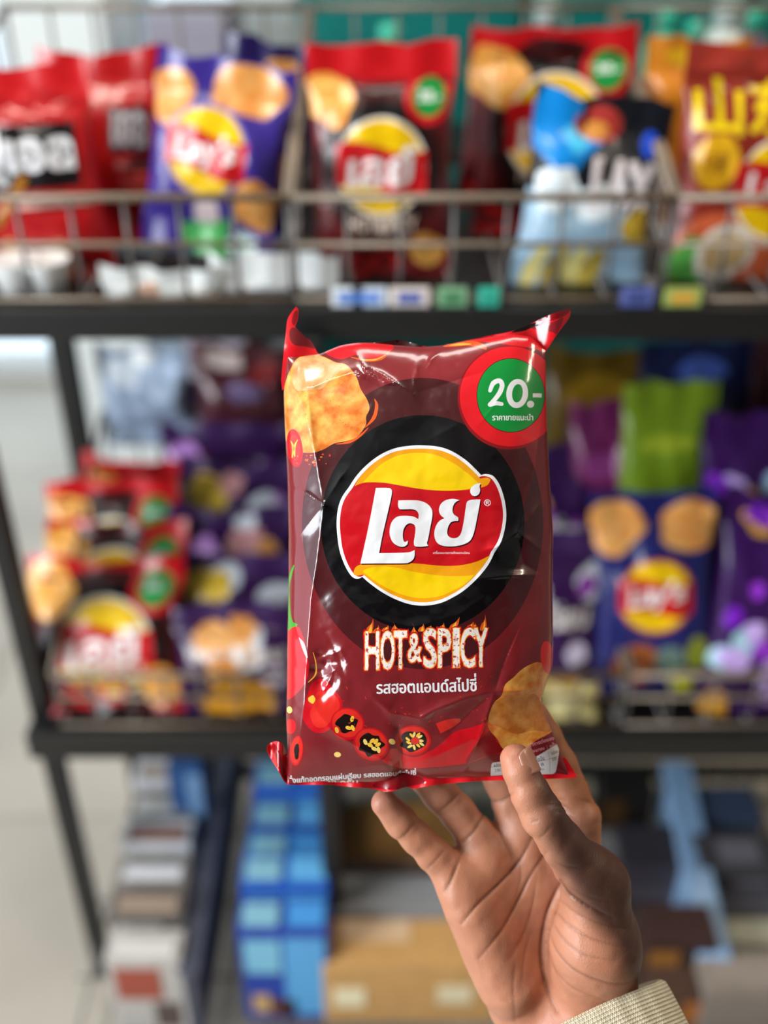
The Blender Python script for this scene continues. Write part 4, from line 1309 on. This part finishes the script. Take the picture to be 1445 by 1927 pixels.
# small print
S.append((text('คุณค่าทางโภชนาการต่อซอง', *z5([(735, 1260)])[0], *z5([(1195, 1305)])[0], 0.02, -0.30), M_pinkt))
S.append((text('ควรแบ่งกินประมาณ 2 ครั้ง', *z5([(790, 1300)])[0], *z5([(1215, 1340)])[0], 0.02, -0.28), M_pinkt))
add(M_pale_p, corners(z5([(655, 1435), (690, 1420), (760, 1412, 1), (770, 1528, 1), (645, 1536, 1)]), 3))
add(M_pale_p, corners(z5([(985, 1400, 1), (1080, 1345), (1210, 1268), (1228, 1310), (1205, 1480), (1170, 1520), (1070, 1530), (1000, 1500)]), 3))
for q in (([(1135, 1330), (1148, 1400), (1150, 1500)]), ([(1010, 1425), (1100, 1405), (1215, 1370)]), ([(652, 1462), (700, 1455), (760, 1450)])):
    add(M_ink, stroke(z5(q), 0.5))
S.append((text('ไขมัน', *z5([(1030, 1368)])[0], *z5([(1102, 1410)])[0], 0.02, -0.25), M_ink))
S.append((text('18', *z5([(1052, 1425)])[0], *z5([(1098, 1455)])[0], 0.0, -0.2), M_ink))
S.append((text('กรัม', *z5([(1040, 1465)])[0], *z5([(1100, 1490)])[0], 0.0, -0.2), M_ink))
S.append((text('โซเดียม', *z5([(1155, 1318)])[0], *z5([(1218, 1350)])[0], 0.01, -0.4), M_ink))
S.append((text('300', *z5([(1165, 1380)])[0], *z5([(1205, 1405)])[0], 0.0, -0.4), M_ink))
S.append((text('พลังงาน', *z5([(672, 1428)])[0], *z5([(760, 1458)])[0], 0.01, -0.1), M_ink))
S.append((text('280', *z5([(680, 1475)])[0], *z5([(745, 1500)])[0], 0.0, -0.1), M_ink))
heavy('ั่งแท้ทอดกรอบแผ่นเรียบ', *z4([(218, 1612)])[0], *z4([(860, 1680)])[0], 0.4, -0.075, M_white_p)
heavy('รสฮอตแอนด์สไปซี่', *z4([(888, 1580)])[0], *z4([(1360, 1640)])[0], 0.4, -0.05, M_white_p)
S.append((text('48 กรัม', *z4([(545, 1668)])[0], *z4([(835, 1725)])[0], 0.02, -0.03), M_white_p))
# pale back seam line and dark foot
held = empty('chip_bag', BASE, 'glossy dark red chip bag with round logo and green 20 roundel, held in a hand', 'snack bag')
NU, NV = 190, 280
dom = [(i / NU * 2 - 1, j / NV) for i in range(NU + 1) for j in range(NV + 1)]
me, dv = painted('front_panel', dom, [], S, b_to, b_from, b_pos, M_maroon, flip=True, eps=1e-5)


def b_norm(d):
    e = 2.5e-3

    def P(q):
        q = np.clip(q, (-1, 0), (1, 1))
        a = b_from(q)
        return b_pos(q, a)
    du = P(d + (e, 0)) - P(d - (e, 0))
    dw = P(d + (0, e)) - P(d - (0, e))
    n = np.cross(dw, du)
    n /= np.linalg.norm(n, axis=1)[:, None] + 1e-15
    n[(n @ FWD) > 0] *= -1
    return n


me.normals_split_custom_set_from_vertices([tuple(x) for x in b_norm(dv)])
link('front_panel', me, held)
# back of the bag
NB = 40
dvb = np.array([(i / NB * 2 - 1, j / 60) for i in range(NB + 1) for j in range(61)])
ab = b_from(dvb)
pb = cpt(ab[:, 0], ab[:, 1], D0 + 0.0006 + b_height(ab, True) * MM) - BASE
qf = [(i * 61 + j, i * 61 + j + 1, (i + 1) * 61 + j + 1, (i + 1) * 61 + j) for i in range(NB) for j in range(60)]
link('back_panel', mesh('back_panel', pb, qf, True), held, (0, 0, 0), [M_maroon])


def flap(name, region, shapes, base, depth, step=9):
    """A thin crimped film seal standing off the bag."""
    R = np.asarray(region, float)
    mn, mx = R.min(0), R.max(0)
    gx, gy = np.arange(mn[0], mx[0] + step, step / 2), np.arange(mn[1], mx[1] + step, step / 2)
    dom = [(x, y) for x in gx for y in gy]
    me, _ = painted(name, dom, [], [([R], base)] + shapes, lambda a: a, lambda d: d,
                    lambda d, a: cpt(a[:, 0], a[:, 1], depth(a[:, 0], a[:, 1])) - BASE, base, [R], flip=True, eps=1e-3)
    return link(name, me, held)


top_r = np.concatenate((
    crom([(557, 577), (561, 583), (560, 601), (555, 614)], 4, False),
    crom([(556, 616), (570, 630), (583, 641), (591, 652), (597, 663), (604, 668)], 4, False),
    crom([(614, 663), (641, 651), (672, 646), (699, 645), (725, 642), (751, 640), (775, 645), (797, 651), (815, 653)], 4, False),
    crom([(830, 651), (909, 634), (960, 624), (995, 611), (1033, 593), (1071, 580)], 5, False),
    crom([(1073, 582), (1071, 598), (1048, 629), (1025, 664)], 4, False),
    np.array([(1022, 690), (800, 695), (560, 700), (531, 735)]),
    crom([(529, 715), (534, 660), (538, 625), (541, 601), (549, 587)], 4, False)))
flap('top_seal', top_r, [
    ([crom([(556, 617), (582, 641), (592, 656), (575, 652), (556, 650), (546, 640), (545, 622)], 4)], M_maroon),
    ([crom([(552, 590), (559, 584), (560, 598), (554, 612), (549, 606)], 4)], M_dred),
    ([corners([(700, 645), (751, 638), (800, 650, 1), (770, 657), (730, 655)], 4)], pfilm('#3a060a')),
    ([corners([(962, 625), (1000, 609), (1040, 597), (1060, 592), (1030, 606), (1000, 617), (985, 623)], 4)], M_black_p),
    ([corners([(1000, 617), (1040, 606), (1060, 598), (1048, 628), (1040, 625), (1020, 622)], 4)], pfilm('#8a2026')),
    ([corners([(1010, 606), (1033, 592), (1072, 578), (1066, 592), (1040, 603)], 4)], M_dred)],
    M_brt, lambda x, y: D0 + 0.0022 + 0.0016 * np.sin(x / 13.0) * np.clip((690 - y) / 40, 0, 1) - 0.006 * np.clip((660 - y) / 80, 0, 1) * np.exp(-((x - 1050) / 40) ** 2))
bot_r = np.concatenate((
    np.array([(541, 1420), (560, 1440), (700, 1440), (900, 1440), (1062, 1425)], float),
    crom([(1066, 1428), (1086, 1461)], 4, False),
    crom([(1080, 1464), (1000, 1467), (900, 1470), (820, 1477), (780, 1484), (765, 1481), (745, 1487), (725, 1490), (700, 1484), (660, 1481), (620, 1477), (560, 1477), (541, 1476)], 5, False),
    crom([(534, 1470), (522, 1448), (508, 1425), (502, 1408), (508, 1399), (520, 1395), (532, 1399)], 5, False)))
flap('bottom_seal', bot_r, [
    ([corners([(512, 1405), (520, 1402), (533, 1440), (540, 1470), (530, 1458)], 3)], M_dred),
    ([corners([(700, 1478), (757, 1448), (800, 1470), (770, 1480), (740, 1486)], 4)], M_dred)],
    M_brt, lambda x, y: D0 + 0.0022 + 0.0016 * np.sin(x / 11.0) * np.clip((y - 1440) / 40, 0, 1) + 0.0035 * np.sin((x - 500) / 5.5) * (x < 542))

# ================================================================== the hand
VOX = 0.00075


def hp(px, py, mm):
    """Camera-frame point (right, up, towards the viewer) from picture place and distance in mm."""
    d = mm / 1000
    return np.array(((px - CX) / FPX * d, (CY - py) / FPX * d, -d))


PALM = [  # metacarpals, heel, thumb mound
    (((866, 1672, 563), 12.0), ((985, 1915, 584), 16.0)), (((912, 1612, 571), 11.5), ((1020, 1915, 584), 17.0)),
    (((985, 1562, 576), 12.0), ((1060, 1915, 584), 17.0)), (((1078, 1568, 574), 12.0), ((1105, 1905, 580), 18.0)),
    (((890, 1720, 560), 11.0), ((960, 1850, 566), 16.5)),
    (((1120, 1662, 541), 14.5), ((1120, 1775, 548), 21.5)), (((1120, 1775, 548), 21.5), ((1120, 1880, 566), 22.5)),
    (((1062, 1905, 578), 25.0), ((1115, 1965, 564), 25.0)), (((1030, 1900, 580), 22.0), ((1090, 1985, 568), 22.0)),
    (((1115, 1965, 564), 25.0), ((1205, 2140, 541), 26.0)),
    (((1075, 1600, 566), 7.0), ((1105, 1640, 552), 9.0)),
]
CHAIN = {
    'thumb': [((971, 1428, 524), 7.6), ((980, 1452, 522.5), 8.6), ((997, 1492, 521.5), 9.4), ((1022, 1535, 522), 10.6), ((1058, 1588, 528), 11.0), ((1092, 1630, 535), 13.0), ((1122, 1668, 543), 14.5)],
    'little': [((724, 1512, 556), 7.2), ((755, 1547, 559), 8.1), ((782, 1575, 561), 8.3), ((815, 1606, 563), 8.7), ((848, 1640, 565), 10.2), ((870, 1672, 565), 11.0)],
    'ring': [((772, 1418, 570), 7.8), ((800, 1462, 572), 8.6), ((832, 1498, 572), 9.4), ((862, 1530, 573), 9.4), ((892, 1566, 573), 10.4), ((915, 1612, 573), 11.2)],
    'middle': [((900, 1350, 575), 8.2), ((922, 1420, 577), 9.0), ((944, 1465, 578), 10.0), ((962, 1512, 578), 10.2), ((985, 1562, 577), 12.0)],
    'index': [((1003, 1345, 572), 8.2), ((1026, 1388, 573), 9.0), ((1053, 1440, 574), 9.5), ((1074, 1495, 575), 10.0), ((1092, 1540, 574), 11.0), ((1085, 1580, 573), 12.0)],
}


def caps(P, a, ra, b, rb):
    ab = b - a
    t = np.clip(((P - a) @ ab) / (ab @ ab), 0, 1)
    return np.linalg.norm(P - (a + t[..., None] * ab), axis=-1) - (ra + (rb - ra) * t)


def smin(a, b, k):
    h = np.clip(0.5 + 0.5 * (b - a) / k, 0, 1)
    return b + (a - b) * h - k * h * (1 - h)


zh = Z(660, 1360, 2.258)
HC = [  # skin creases: course, depth mm, width mm
    (zh([(472, 852), (540, 770), (640, 672), (720, 580), (770, 490)]), 1.1, 0.9), (zh([(545, 1000), (640, 880), (715, 745), (765, 645), (828, 552)]), 0.9, 0.9),
    (zh([(900, 670), (870, 720), (835, 800), (812, 900), (806, 1000), (828, 1120), (880, 1230)]), 1.1, 1.0),
    (zh([(893, 668), (930, 722), (1000, 772), (1110, 832)]), 1.3, 1.0), (zh([(870, 590), (930, 612), (1010, 615)]), 0.4, 0.8),
    (zh([(865, 790), (930, 862), (1030, 920), (1140, 952)]), 0.55, 0.8), (zh([(852, 830), (900, 915), (990, 985), (1120, 1010)]), 0.45, 0.8), (zh([(842, 880), (880, 975), (960, 1055), (1100, 1106), (1200, 1100)]), 0.6, 0.8),
    (zh([(880, 740), (960, 810), (1080, 860), (1190, 880)]), 0.4, 0.8), (zh([(835, 940), (870, 1050), (950, 1130), (1080, 1180)]), 0.35, 0.8), (zh([(910, 690), (990, 730), (1090, 760), (1180, 770)]), 0.35, 0.8),
    (zh([(196, 500), (235, 470), (275, 420)]), 0.5, 0.9), (zh([(320, 625), (355, 590), (395, 545)]), 0.45, 0.9), (zh([(400, 718), (430, 660), (466, 560)]), 0.9, 1.0),
    (zh([(372, 380), (420, 340), (470, 290)]), 0.6, 0.9), (zh([(480, 505), (530, 450), (572, 372)]), 0.9, 1.0), (zh([(590, 330), (640, 330), (690, 300)]), 0.7, 0.9),
    (zh([(838, 352), (890, 350), (952, 378)]), 0.6, 0.8), (zh([(870, 375), (910, 385), (955, 405)]), 0.4, 0.7), (zh([(850, 335), (880, 325), (910, 330)]), 0.35, 0.7), (zh([(800, 490), (825, 470), (850, 440)]), 0.5, 0.8), (zh([(770, 420), (800, 412)]), 0.35, 0.8),
    (zh([(700, 1020), (690, 1120), (700, 1270)]), 0.35, 0.8), (zh([(760, 900), (735, 1000), (725, 1120)]), 0.35, 0.8), (zh([(720, 580), (722, 660), (700, 740)]), 0.3, 0.7), (zh([(790, 640), (775, 760), (740, 880), (680, 1000)]), 0.4, 0.8),
    (zh([(985, 240), (1020, 250), (1045, 330)]), 0.3, 0.7), (zh([(960, 320), (1000, 335), (1040, 345)]), 0.4, 0.8), (zh([(1030, 430), (1060, 420), (1080, 440)]), 0.3, 0.8),
]


def build_hand():
    pts = [hp(*p) for c in CHAIN.values() for p, r in c] + [hp(*p) for a, b in PALM for p, r in (a, b)]
    A = np.array(pts)
    lo = A.min(0) - 0.032
    hi = A.max(0) + 0.032
    lo[1] = hp(1100, 2080, 560)[1]
    n = np.ceil((hi - lo) / VOX).astype(int)
    ax = [(lo[i] + VOX * np.arange(n[i])).astype(np.float32) for i in range(3)]
    F = np.full(tuple(n), 0.05, np.float32)

    def sub(a, ra, b, rb, pad):
        m0 = np.minimum(a - ra, b - rb) - pad
        m1 = np.maximum(a + ra, b + rb) + pad
        i0 = np.clip(np.floor((m0 - lo) / VOX).astype(int), 0, n)
        i1 = np.clip(np.ceil((m1 - lo) / VOX).astype(int), 0, n)
        return tuple(slice(i0[k], i1[k]) for k in range(3))

    def put(field, a, ra, b, rb, k, pad=0.02):
        s = sub(a, ra, b, rb, pad)
        X, Y, Zz = np.meshgrid(ax[0][s[0]], ax[1][s[1]], ax[2][s[2]], indexing='ij')
        P = np.stack((X, Y, Zz), -1)
        if P.size == 0:
            return
        f = caps(P, a.astype(np.float32), ra, b.astype(np.float32), rb).astype(np.float32)
        field[s] = smin(field[s], f, k)

    for (pa, ra), (pb_, rb) in PALM:
        put(F, hp(*pa), ra / 1000, hp(*pb_), rb / 1000, 0.010)
    for nm, c in CHAIN.items():
        G = np.full(tuple(n), 0.05, np.float32)
        for (pa, ra), (pb_, rb) in zip(c[:-1], c[1:]):
            put(G, hp(*pa), ra / 1000, hp(*pb_), rb / 1000, 0.0025, 0.014)
        F = smin(F, G, 0.006 if nm != 'thumb' else 0.012)
    # creases and soft relief, near the surface only
    near = np.abs(F) < 0.004
    I = np.argwhere(near)
    P = np.stack([ax[k][I[:, k]] for k in range(3)], 1).astype(float)
    px = CX + FPX * P[:, 0] / -P[:, 2]
    py = CY - FPX * P[:, 1] / -P[:, 2]
    q2 = np.stack((px, py), 1)
    add_ = np.zeros(len(P))
    front = P[:, 2]
    for pl, dep, w in HC:
        pw = w / 0.28
        m = (px > min(p[0] for p in pl) - 30) & (px < max(p[0] for p in pl) + 30) & (py > min(p[1] for p in pl) - 30) & (py < max(p[1] for p in pl) + 30)
        if not m.any():
            continue
        d, al = seg_dist(q2[m], crom([p[:2] for p in pl], 6, False))
        add_[m] += dep * 1e-3 * np.exp(-(d / (pw * 0.9)) ** 2) * np.sin(np.clip(al, .06, .94) * np.pi) ** .5 * 0.8 + dep * 0.35e-3 * np.exp(-(d / (pw * 3)) ** 2)
    add_ += 0.00045 * vnoise(P / 0.011, 1) + 0.0002 * vnoise(P / 0.004, 2)
    F[near] += add_
    # surface nets
    S_ = F < 0
    c = [S_[i:n[0] - 1 + i, j:n[1] - 1 + j, k:n[2] - 1 + k] for i in (0, 1) for j in (0, 1) for k in (0, 1)]
    cnt = sum(x.astype(np.int8) for x in c)
    act = (cnt > 0) & (cnt < 8)
    idx = np.argwhere(act)
    vid = -np.ones(act.shape, np.int64)
    vid[act] = np.arange(len(idx))
    acc, num = np.zeros((len(idx), 3)), np.zeros(len(idx))
    co = [(i, j, k) for i in (0, 1) for j in (0, 1) for k in (0, 1)]
    for a in range(8):
        for b in range(a + 1, 8):
            if sum(abs(co[a][t] - co[b][t]) for t in range(3)) != 1:
                continue
            fa = F[tuple((idx + co[a]).T)].astype(float)
            fb = F[tuple((idx + co[b]).T)].astype(float)
            m = (fa < 0) != (fb < 0)
            t = fa[m] / (fa[m] - fb[m])
            acc[m] += np.array(co[a]) + t[:, None] * (np.array(co[b]) - np.array(co[a]))
            num[m] += 1
    vert = lo + VOX * (idx + acc / num[:, None])
    quads = []
    for a in range(3):
        b, d = (a + 1) % 3, (a + 2) % 3
        s0 = [slice(1, n[k] - 1) for k in range(3)]
        s1 = list(s0)
        s0[a], s1[a] = slice(0, n[a] - 1), slice(1, n[a])
        A0, A1 = S_[tuple(s0)], S_[tuple(s1)]
        off = np.array([0 if k == a else 1 for k in range(3)])
        for up in (True, False):
            e = np.argwhere((A0 & ~A1) if up else (~A0 & A1)) + off
            eb, ed = np.zeros(3, int), np.zeros(3, int)
            eb[b], ed[d] = 1, 1
            q = np.stack([vid[tuple((e - eb - ed).T)], vid[tuple((e - ed).T)], vid[tuple(e.T)], vid[tuple((e - eb).T)]], 1)
            quads.append(q if up else q[:, ::-1])
    quads = np.concatenate(quads)
    quads = quads[(quads >= 0).all(1)]
    # normals from the field
    g = np.stack(np.gradient(F, VOX), -1)[tuple(np.clip(np.round(idx + acc / num[:, None]).astype(int), 0, n - 1).T)]
    nr = g / (np.linalg.norm(g, axis=1)[:, None] + 1e-9)
    return vert, quads, nr


hv, hq, hn = build_hand()
HB = cpt(1080, 1900, 0.58)
CAMR = np.stack((RIGHT, UP, -FWD), 0)
hw = CAM + hv @ CAMR - HB
person = empty('person', HB, 'hand in a cream knitted sleeve holding the chip bag by its lower corner', 'person')
hm = mesh('hand', hw, [tuple(int(i) for i in q) for q in hq], True)
# skin tone: paler palm, browner back of the hand, darker crease lines, index finger tinted as sunlit
px = CX + FPX * hv[:, 0] / -hv[:, 2]
py = CY - FPX * hv[:, 1] / -hv[:, 2]
q2 = np.stack((px, py), 1)
sst = lambda x, a, b: (lambda t: t * t * (3 - 2 * t))(np.clip((x - a) / (b - a), 0, 1))
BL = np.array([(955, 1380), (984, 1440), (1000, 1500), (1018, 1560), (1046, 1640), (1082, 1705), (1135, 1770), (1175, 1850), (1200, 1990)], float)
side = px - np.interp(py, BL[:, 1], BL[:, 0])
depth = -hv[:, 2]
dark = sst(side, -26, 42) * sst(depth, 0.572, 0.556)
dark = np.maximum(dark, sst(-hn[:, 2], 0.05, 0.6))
palm_c, back_c, idx_sunlit_c, line_c = [np.array(lin(h)[:3]) for h in ('#b87c60', '#50342a', '#a2643e', '#43211a')]
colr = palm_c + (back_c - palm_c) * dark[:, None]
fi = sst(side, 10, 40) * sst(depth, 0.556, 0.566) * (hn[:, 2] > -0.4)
colr = colr + (idx_sunlit_c - colr) * (fi * (1 - dark) * 0.8)[:, None]  # warm sunlight on the index finger put into its skin colour
rosy = np.array(lin('#bd7a66')[:3])
tipm = sum(np.exp(-((px - x) ** 2 + (py - y) ** 2) / 900) for x, y in ((712, 1505), (968, 1415)))
colr = colr + (rosy - colr) * (np.clip(tipm, 0, 1) * 0.5 * (1 - dark))[:, None]
cl = np.zeros(len(px))
for pl, dep, w in HC:
    m = (px > min(p[0] for p in pl) - 20) & (px < max(p[0] for p in pl) + 20) & (py > min(p[1] for p in pl) - 20) & (py < max(p[1] for p in pl) + 20)
    if m.any():
        d, al = seg_dist(q2[m], crom([p[:2] for p in pl], 6, False))
        cl[m] = np.maximum(cl[m], min(1, dep * .9) * np.exp(-(d / 2.6) ** 2) * np.sin(np.clip(al, .05, .95) * np.pi) ** .6)
cl *= hn[:, 2] > 0
colr = colr + (line_c - colr) * (cl * 0.75)[:, None]
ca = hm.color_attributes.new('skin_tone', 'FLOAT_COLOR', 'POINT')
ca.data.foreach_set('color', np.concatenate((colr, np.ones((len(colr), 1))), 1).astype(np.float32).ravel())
sk = bpy.data.materials.new('brown_skin')
sk.use_nodes = True
nt = sk.node_tree
p = nt.nodes['Principled BSDF']
at = nt.nodes.new('ShaderNodeAttribute')
at.attribute_name = 'skin_tone'
tc = nt.nodes.new('ShaderNodeTexCoord')
n1 = nt.nodes.new('ShaderNodeTexNoise')
n1.inputs['Scale'].default_value = 70
n1.inputs['Detail'].default_value = 6
mr = nt.nodes.new('ShaderNodeMapRange')
mr.inputs['To Min'].default_value, mr.inputs['To Max'].default_value = 0.86, 1.12
ml = nt.nodes.new('ShaderNodeMix')
ml.data_type, ml.blend_type = 'RGBA', 'MULTIPLY'
ml.inputs['Factor'].default_value = 1
nt.links.new(tc.outputs['Object'], n1.inputs['Vector'])
nt.links.new(n1.outputs['Fac'], mr.inputs['Value'])
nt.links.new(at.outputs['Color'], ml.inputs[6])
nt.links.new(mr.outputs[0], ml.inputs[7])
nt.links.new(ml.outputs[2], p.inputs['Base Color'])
vo = nt.nodes.new('ShaderNodeTexVoronoi')
vo.feature = 'DISTANCE_TO_EDGE'
vo.inputs['Scale'].default_value = 620
mp = nt.nodes.new('ShaderNodeMapping')
mp.inputs['Rotation'].default_value = (0.3, 0.2, 0.6)
mp.inputs['Scale'].default_value = (1, 0.5, 1)
nt.links.new(tc.outputs['Object'], mp.inputs['Vector'])
nt.links.new(mp.outputs[0], vo.inputs['Vector'])
bp = nt.nodes.new('ShaderNodeBump')
bp.inputs['Strength'].default_value = 0.35
bp.inputs['Distance'].default_value = 0.0004
nt.links.new(vo.outputs['Distance'], bp.inputs['Height'])
nt.links.new(bp.outputs['Normal'], p.inputs['Normal'])
p.inputs['Roughness'].default_value = 0.46
p.inputs['Specular IOR Level'].default_value = 0.4
p.inputs['Subsurface Weight'].default_value = 0.12
p.inputs['Subsurface Radius'].default_value = (0.006, 0.002, 0.001)
p.inputs['Subsurface Scale'].default_value = 0.6
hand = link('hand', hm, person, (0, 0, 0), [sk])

# thumbnail lying on the outer side of the thumb tip
M_nail = mat('pinkish_nail', '#a8735e', rough=0.32, bump=0.04, coat=0.15)
ta, tb_ = hp(972, 1426, 523.6), hp(988, 1470, 522)
axd = (tb_ - ta) / np.linalg.norm(tb_ - ta)
outd = np.array((0.86, 0.12, 0.5))
outd -= axd * (outd @ axd)
outd /= np.linalg.norm(outd)
sid = np.cross(axd, outd)
NA, NL = 14, 12
vs = []
for lay in (0, 1):
    for i in range(NL + 1):
        f = i / NL
        for j in range(NA + 1):
            a = (j / NA - 0.5) * 2
            wdt = 0.98 * (1 - 0.55 * max(0, (0.22 - f) / 0.22) ** 2) * (1 - 0.35 * max(0, (f - 0.72) / 0.28) ** 2)
            ang = a * wdt
            r_ = (0.0080 + 0.0009 * f) + (0.0005 if lay == 0 else -0.0006) - 0.0012 * max(0, 0.2 - f)
            c0 = ta + axd * (-0.0035 + 0.0125 * f)
            vs.append(c0 + (outd * math.cos(ang) + sid * math.sin(ang)) * r_)
m_ = (NL + 1) * (NA + 1)
fs = []
for i in range(NL):
    for j in range(NA):
        a = i * (NA + 1) + j
        fs.append((a, a + 1, a + NA + 2, a + NA + 1))
        fs.append((a + m_, a + NA + 1 + m_, a + NA + 2 + m_, a + 1 + m_))
rim = [j for j in range(NA + 1)] + [(i + 1) * (NA + 1) - 1 for i in range(1, NL + 1)] + [NL * (NA + 1) + j for j in range(NA - 1, -1, -1)] + [i * (NA + 1) for i in range(NL - 1, 0, -1)]
for u, v in zip(rim, rim[1:] + rim[:1]):
    fs.append((u, u + m_, v + m_, v))
nl = link('thumbnail', mesh('thumbnail', CAM + np.array(vs) @ CAMR - HB, fs, True), hand, (0, 0, 0), [M_nail])

# knitted sleeve
M_knit = mat('cream_knit', '#d9cdb0', rough=0.9, spec=0.2)
nt = M_knit.node_tree
p = nt.nodes['Principled BSDF']
uvn = nt.nodes.new('ShaderNodeUVMap')
sep = nt.nodes.new('ShaderNodeSeparateXYZ')
nt.links.new(uvn.outputs[0], sep.inputs[0])


def mnode(op, a, b=None):
    n = nt.nodes.new('ShaderNodeMath')
    n.operation = op
    for i, v in enumerate((a, b)):
        if v is None:
            continue
        if isinstance(v, (int, float)):
            n.inputs[i].default_value = v
        else:
            nt.links.new(v, n.inputs[i])
    return n.outputs[0]


u_ = mnode('SINE', mnode('MULTIPLY', sep.outputs[0], 2 * math.pi * 130))
v_ = mnode('SINE', mnode('ADD', mnode('MULTIPLY', sep.outputs[1], 2 * math.pi * 120), mnode('MULTIPLY', mnode('ABSOLUTE', u_), 1.6)))
hgt_ = mnode('ADD', mnode('MULTIPLY', u_, 0.5), v_)
bp = nt.nodes.new('ShaderNodeBump')
bp.inputs['Strength'].default_value = 0.8
bp.inputs['Distance'].default_value = 0.0006
nt.links.new(hgt_, bp.inputs['Height'])
nt.links.new(bp.outputs[0], p.inputs['Normal'])
rp = nt.nodes.new('ShaderNodeValToRGB')
rp.color_ramp.elements[0].color, rp.color_ramp.elements[1].color = lin('#bfb294'), lin('#ebe1c8')
nt.links.new(mnode('ADD', mnode('MULTIPLY', hgt_, 0.33), 0.5), rp.inputs[0])
nt.links.new(rp.outputs[0], p.inputs['Base Color'])
rimc = np.array((0.108, -0.2685, -0.568))
wid, dep_ = np.array((0.0384, 0.0176, 0.001)), np.array((-0.0024, 0.0186, 0.037))
HWD, HDP = np.linalg.norm(wid), np.linalg.norm(dep_)
axv = np.cross(wid, dep_)
axv /= np.linalg.norm(axv)
wid, dep_ = wid / HWD, dep_ / HDP
prof = [(0.002, -0.0045), (-0.001, -0.0025), (-0.0015, 0.0), (0.0, 0.0015), (0.004, 0.002), (0.012, 0.0025), (0.024, 0.003), (0.027, 0.0035), (0.030, 0.0075), (0.05, 0.010), (0.08, 0.012), (0.12, 0.014), (0.20, 0.018), (0.30, 0.024)]
SEG = 96
vs, fs, uv = [], [], []
for i, (l, o) in enumerate(prof):
    for k in range(SEG):
        t = 2 * math.pi * k / SEG
        rb_ = 0.0004 * math.cos(k * math.pi / 2)
        wv = 0.0012 * math.sin(3 * t + i * .2)
        vs.append(rimc + axv * (l + wv * .6) + wid * math.cos(t) * (HWD + o + rb_ + wv) + dep_ * math.sin(t) * (HDP + o + rb_ + wv))
for i in range(len(prof) - 1):
    for k in range(SEG):
        fs.append((i * SEG + k, i * SEG + (k + 1) % SEG, (i + 1) * SEG + (k + 1) % SEG, (i + 1) * SEG + k))
me = mesh('sleeve', CAM + np.array(vs) @ CAMR - HB, fs, True)
ul = me.uv_layers.new(name='UVMap')
for pi, (i, k) in enumerate((i, k) for i in range(len(prof) - 1) for k in range(SEG)):
    for c, (ii, kk) in enumerate(((i, k), (i, k + 1), (i + 1, k + 1), (i + 1, k))):
        ul.data[pi * 4 + c].uv = (kk / SEG, 0.5 + prof[ii][0] * 4.4)
link('sleeve', me, person, (0, 0, 0), [M_knit])
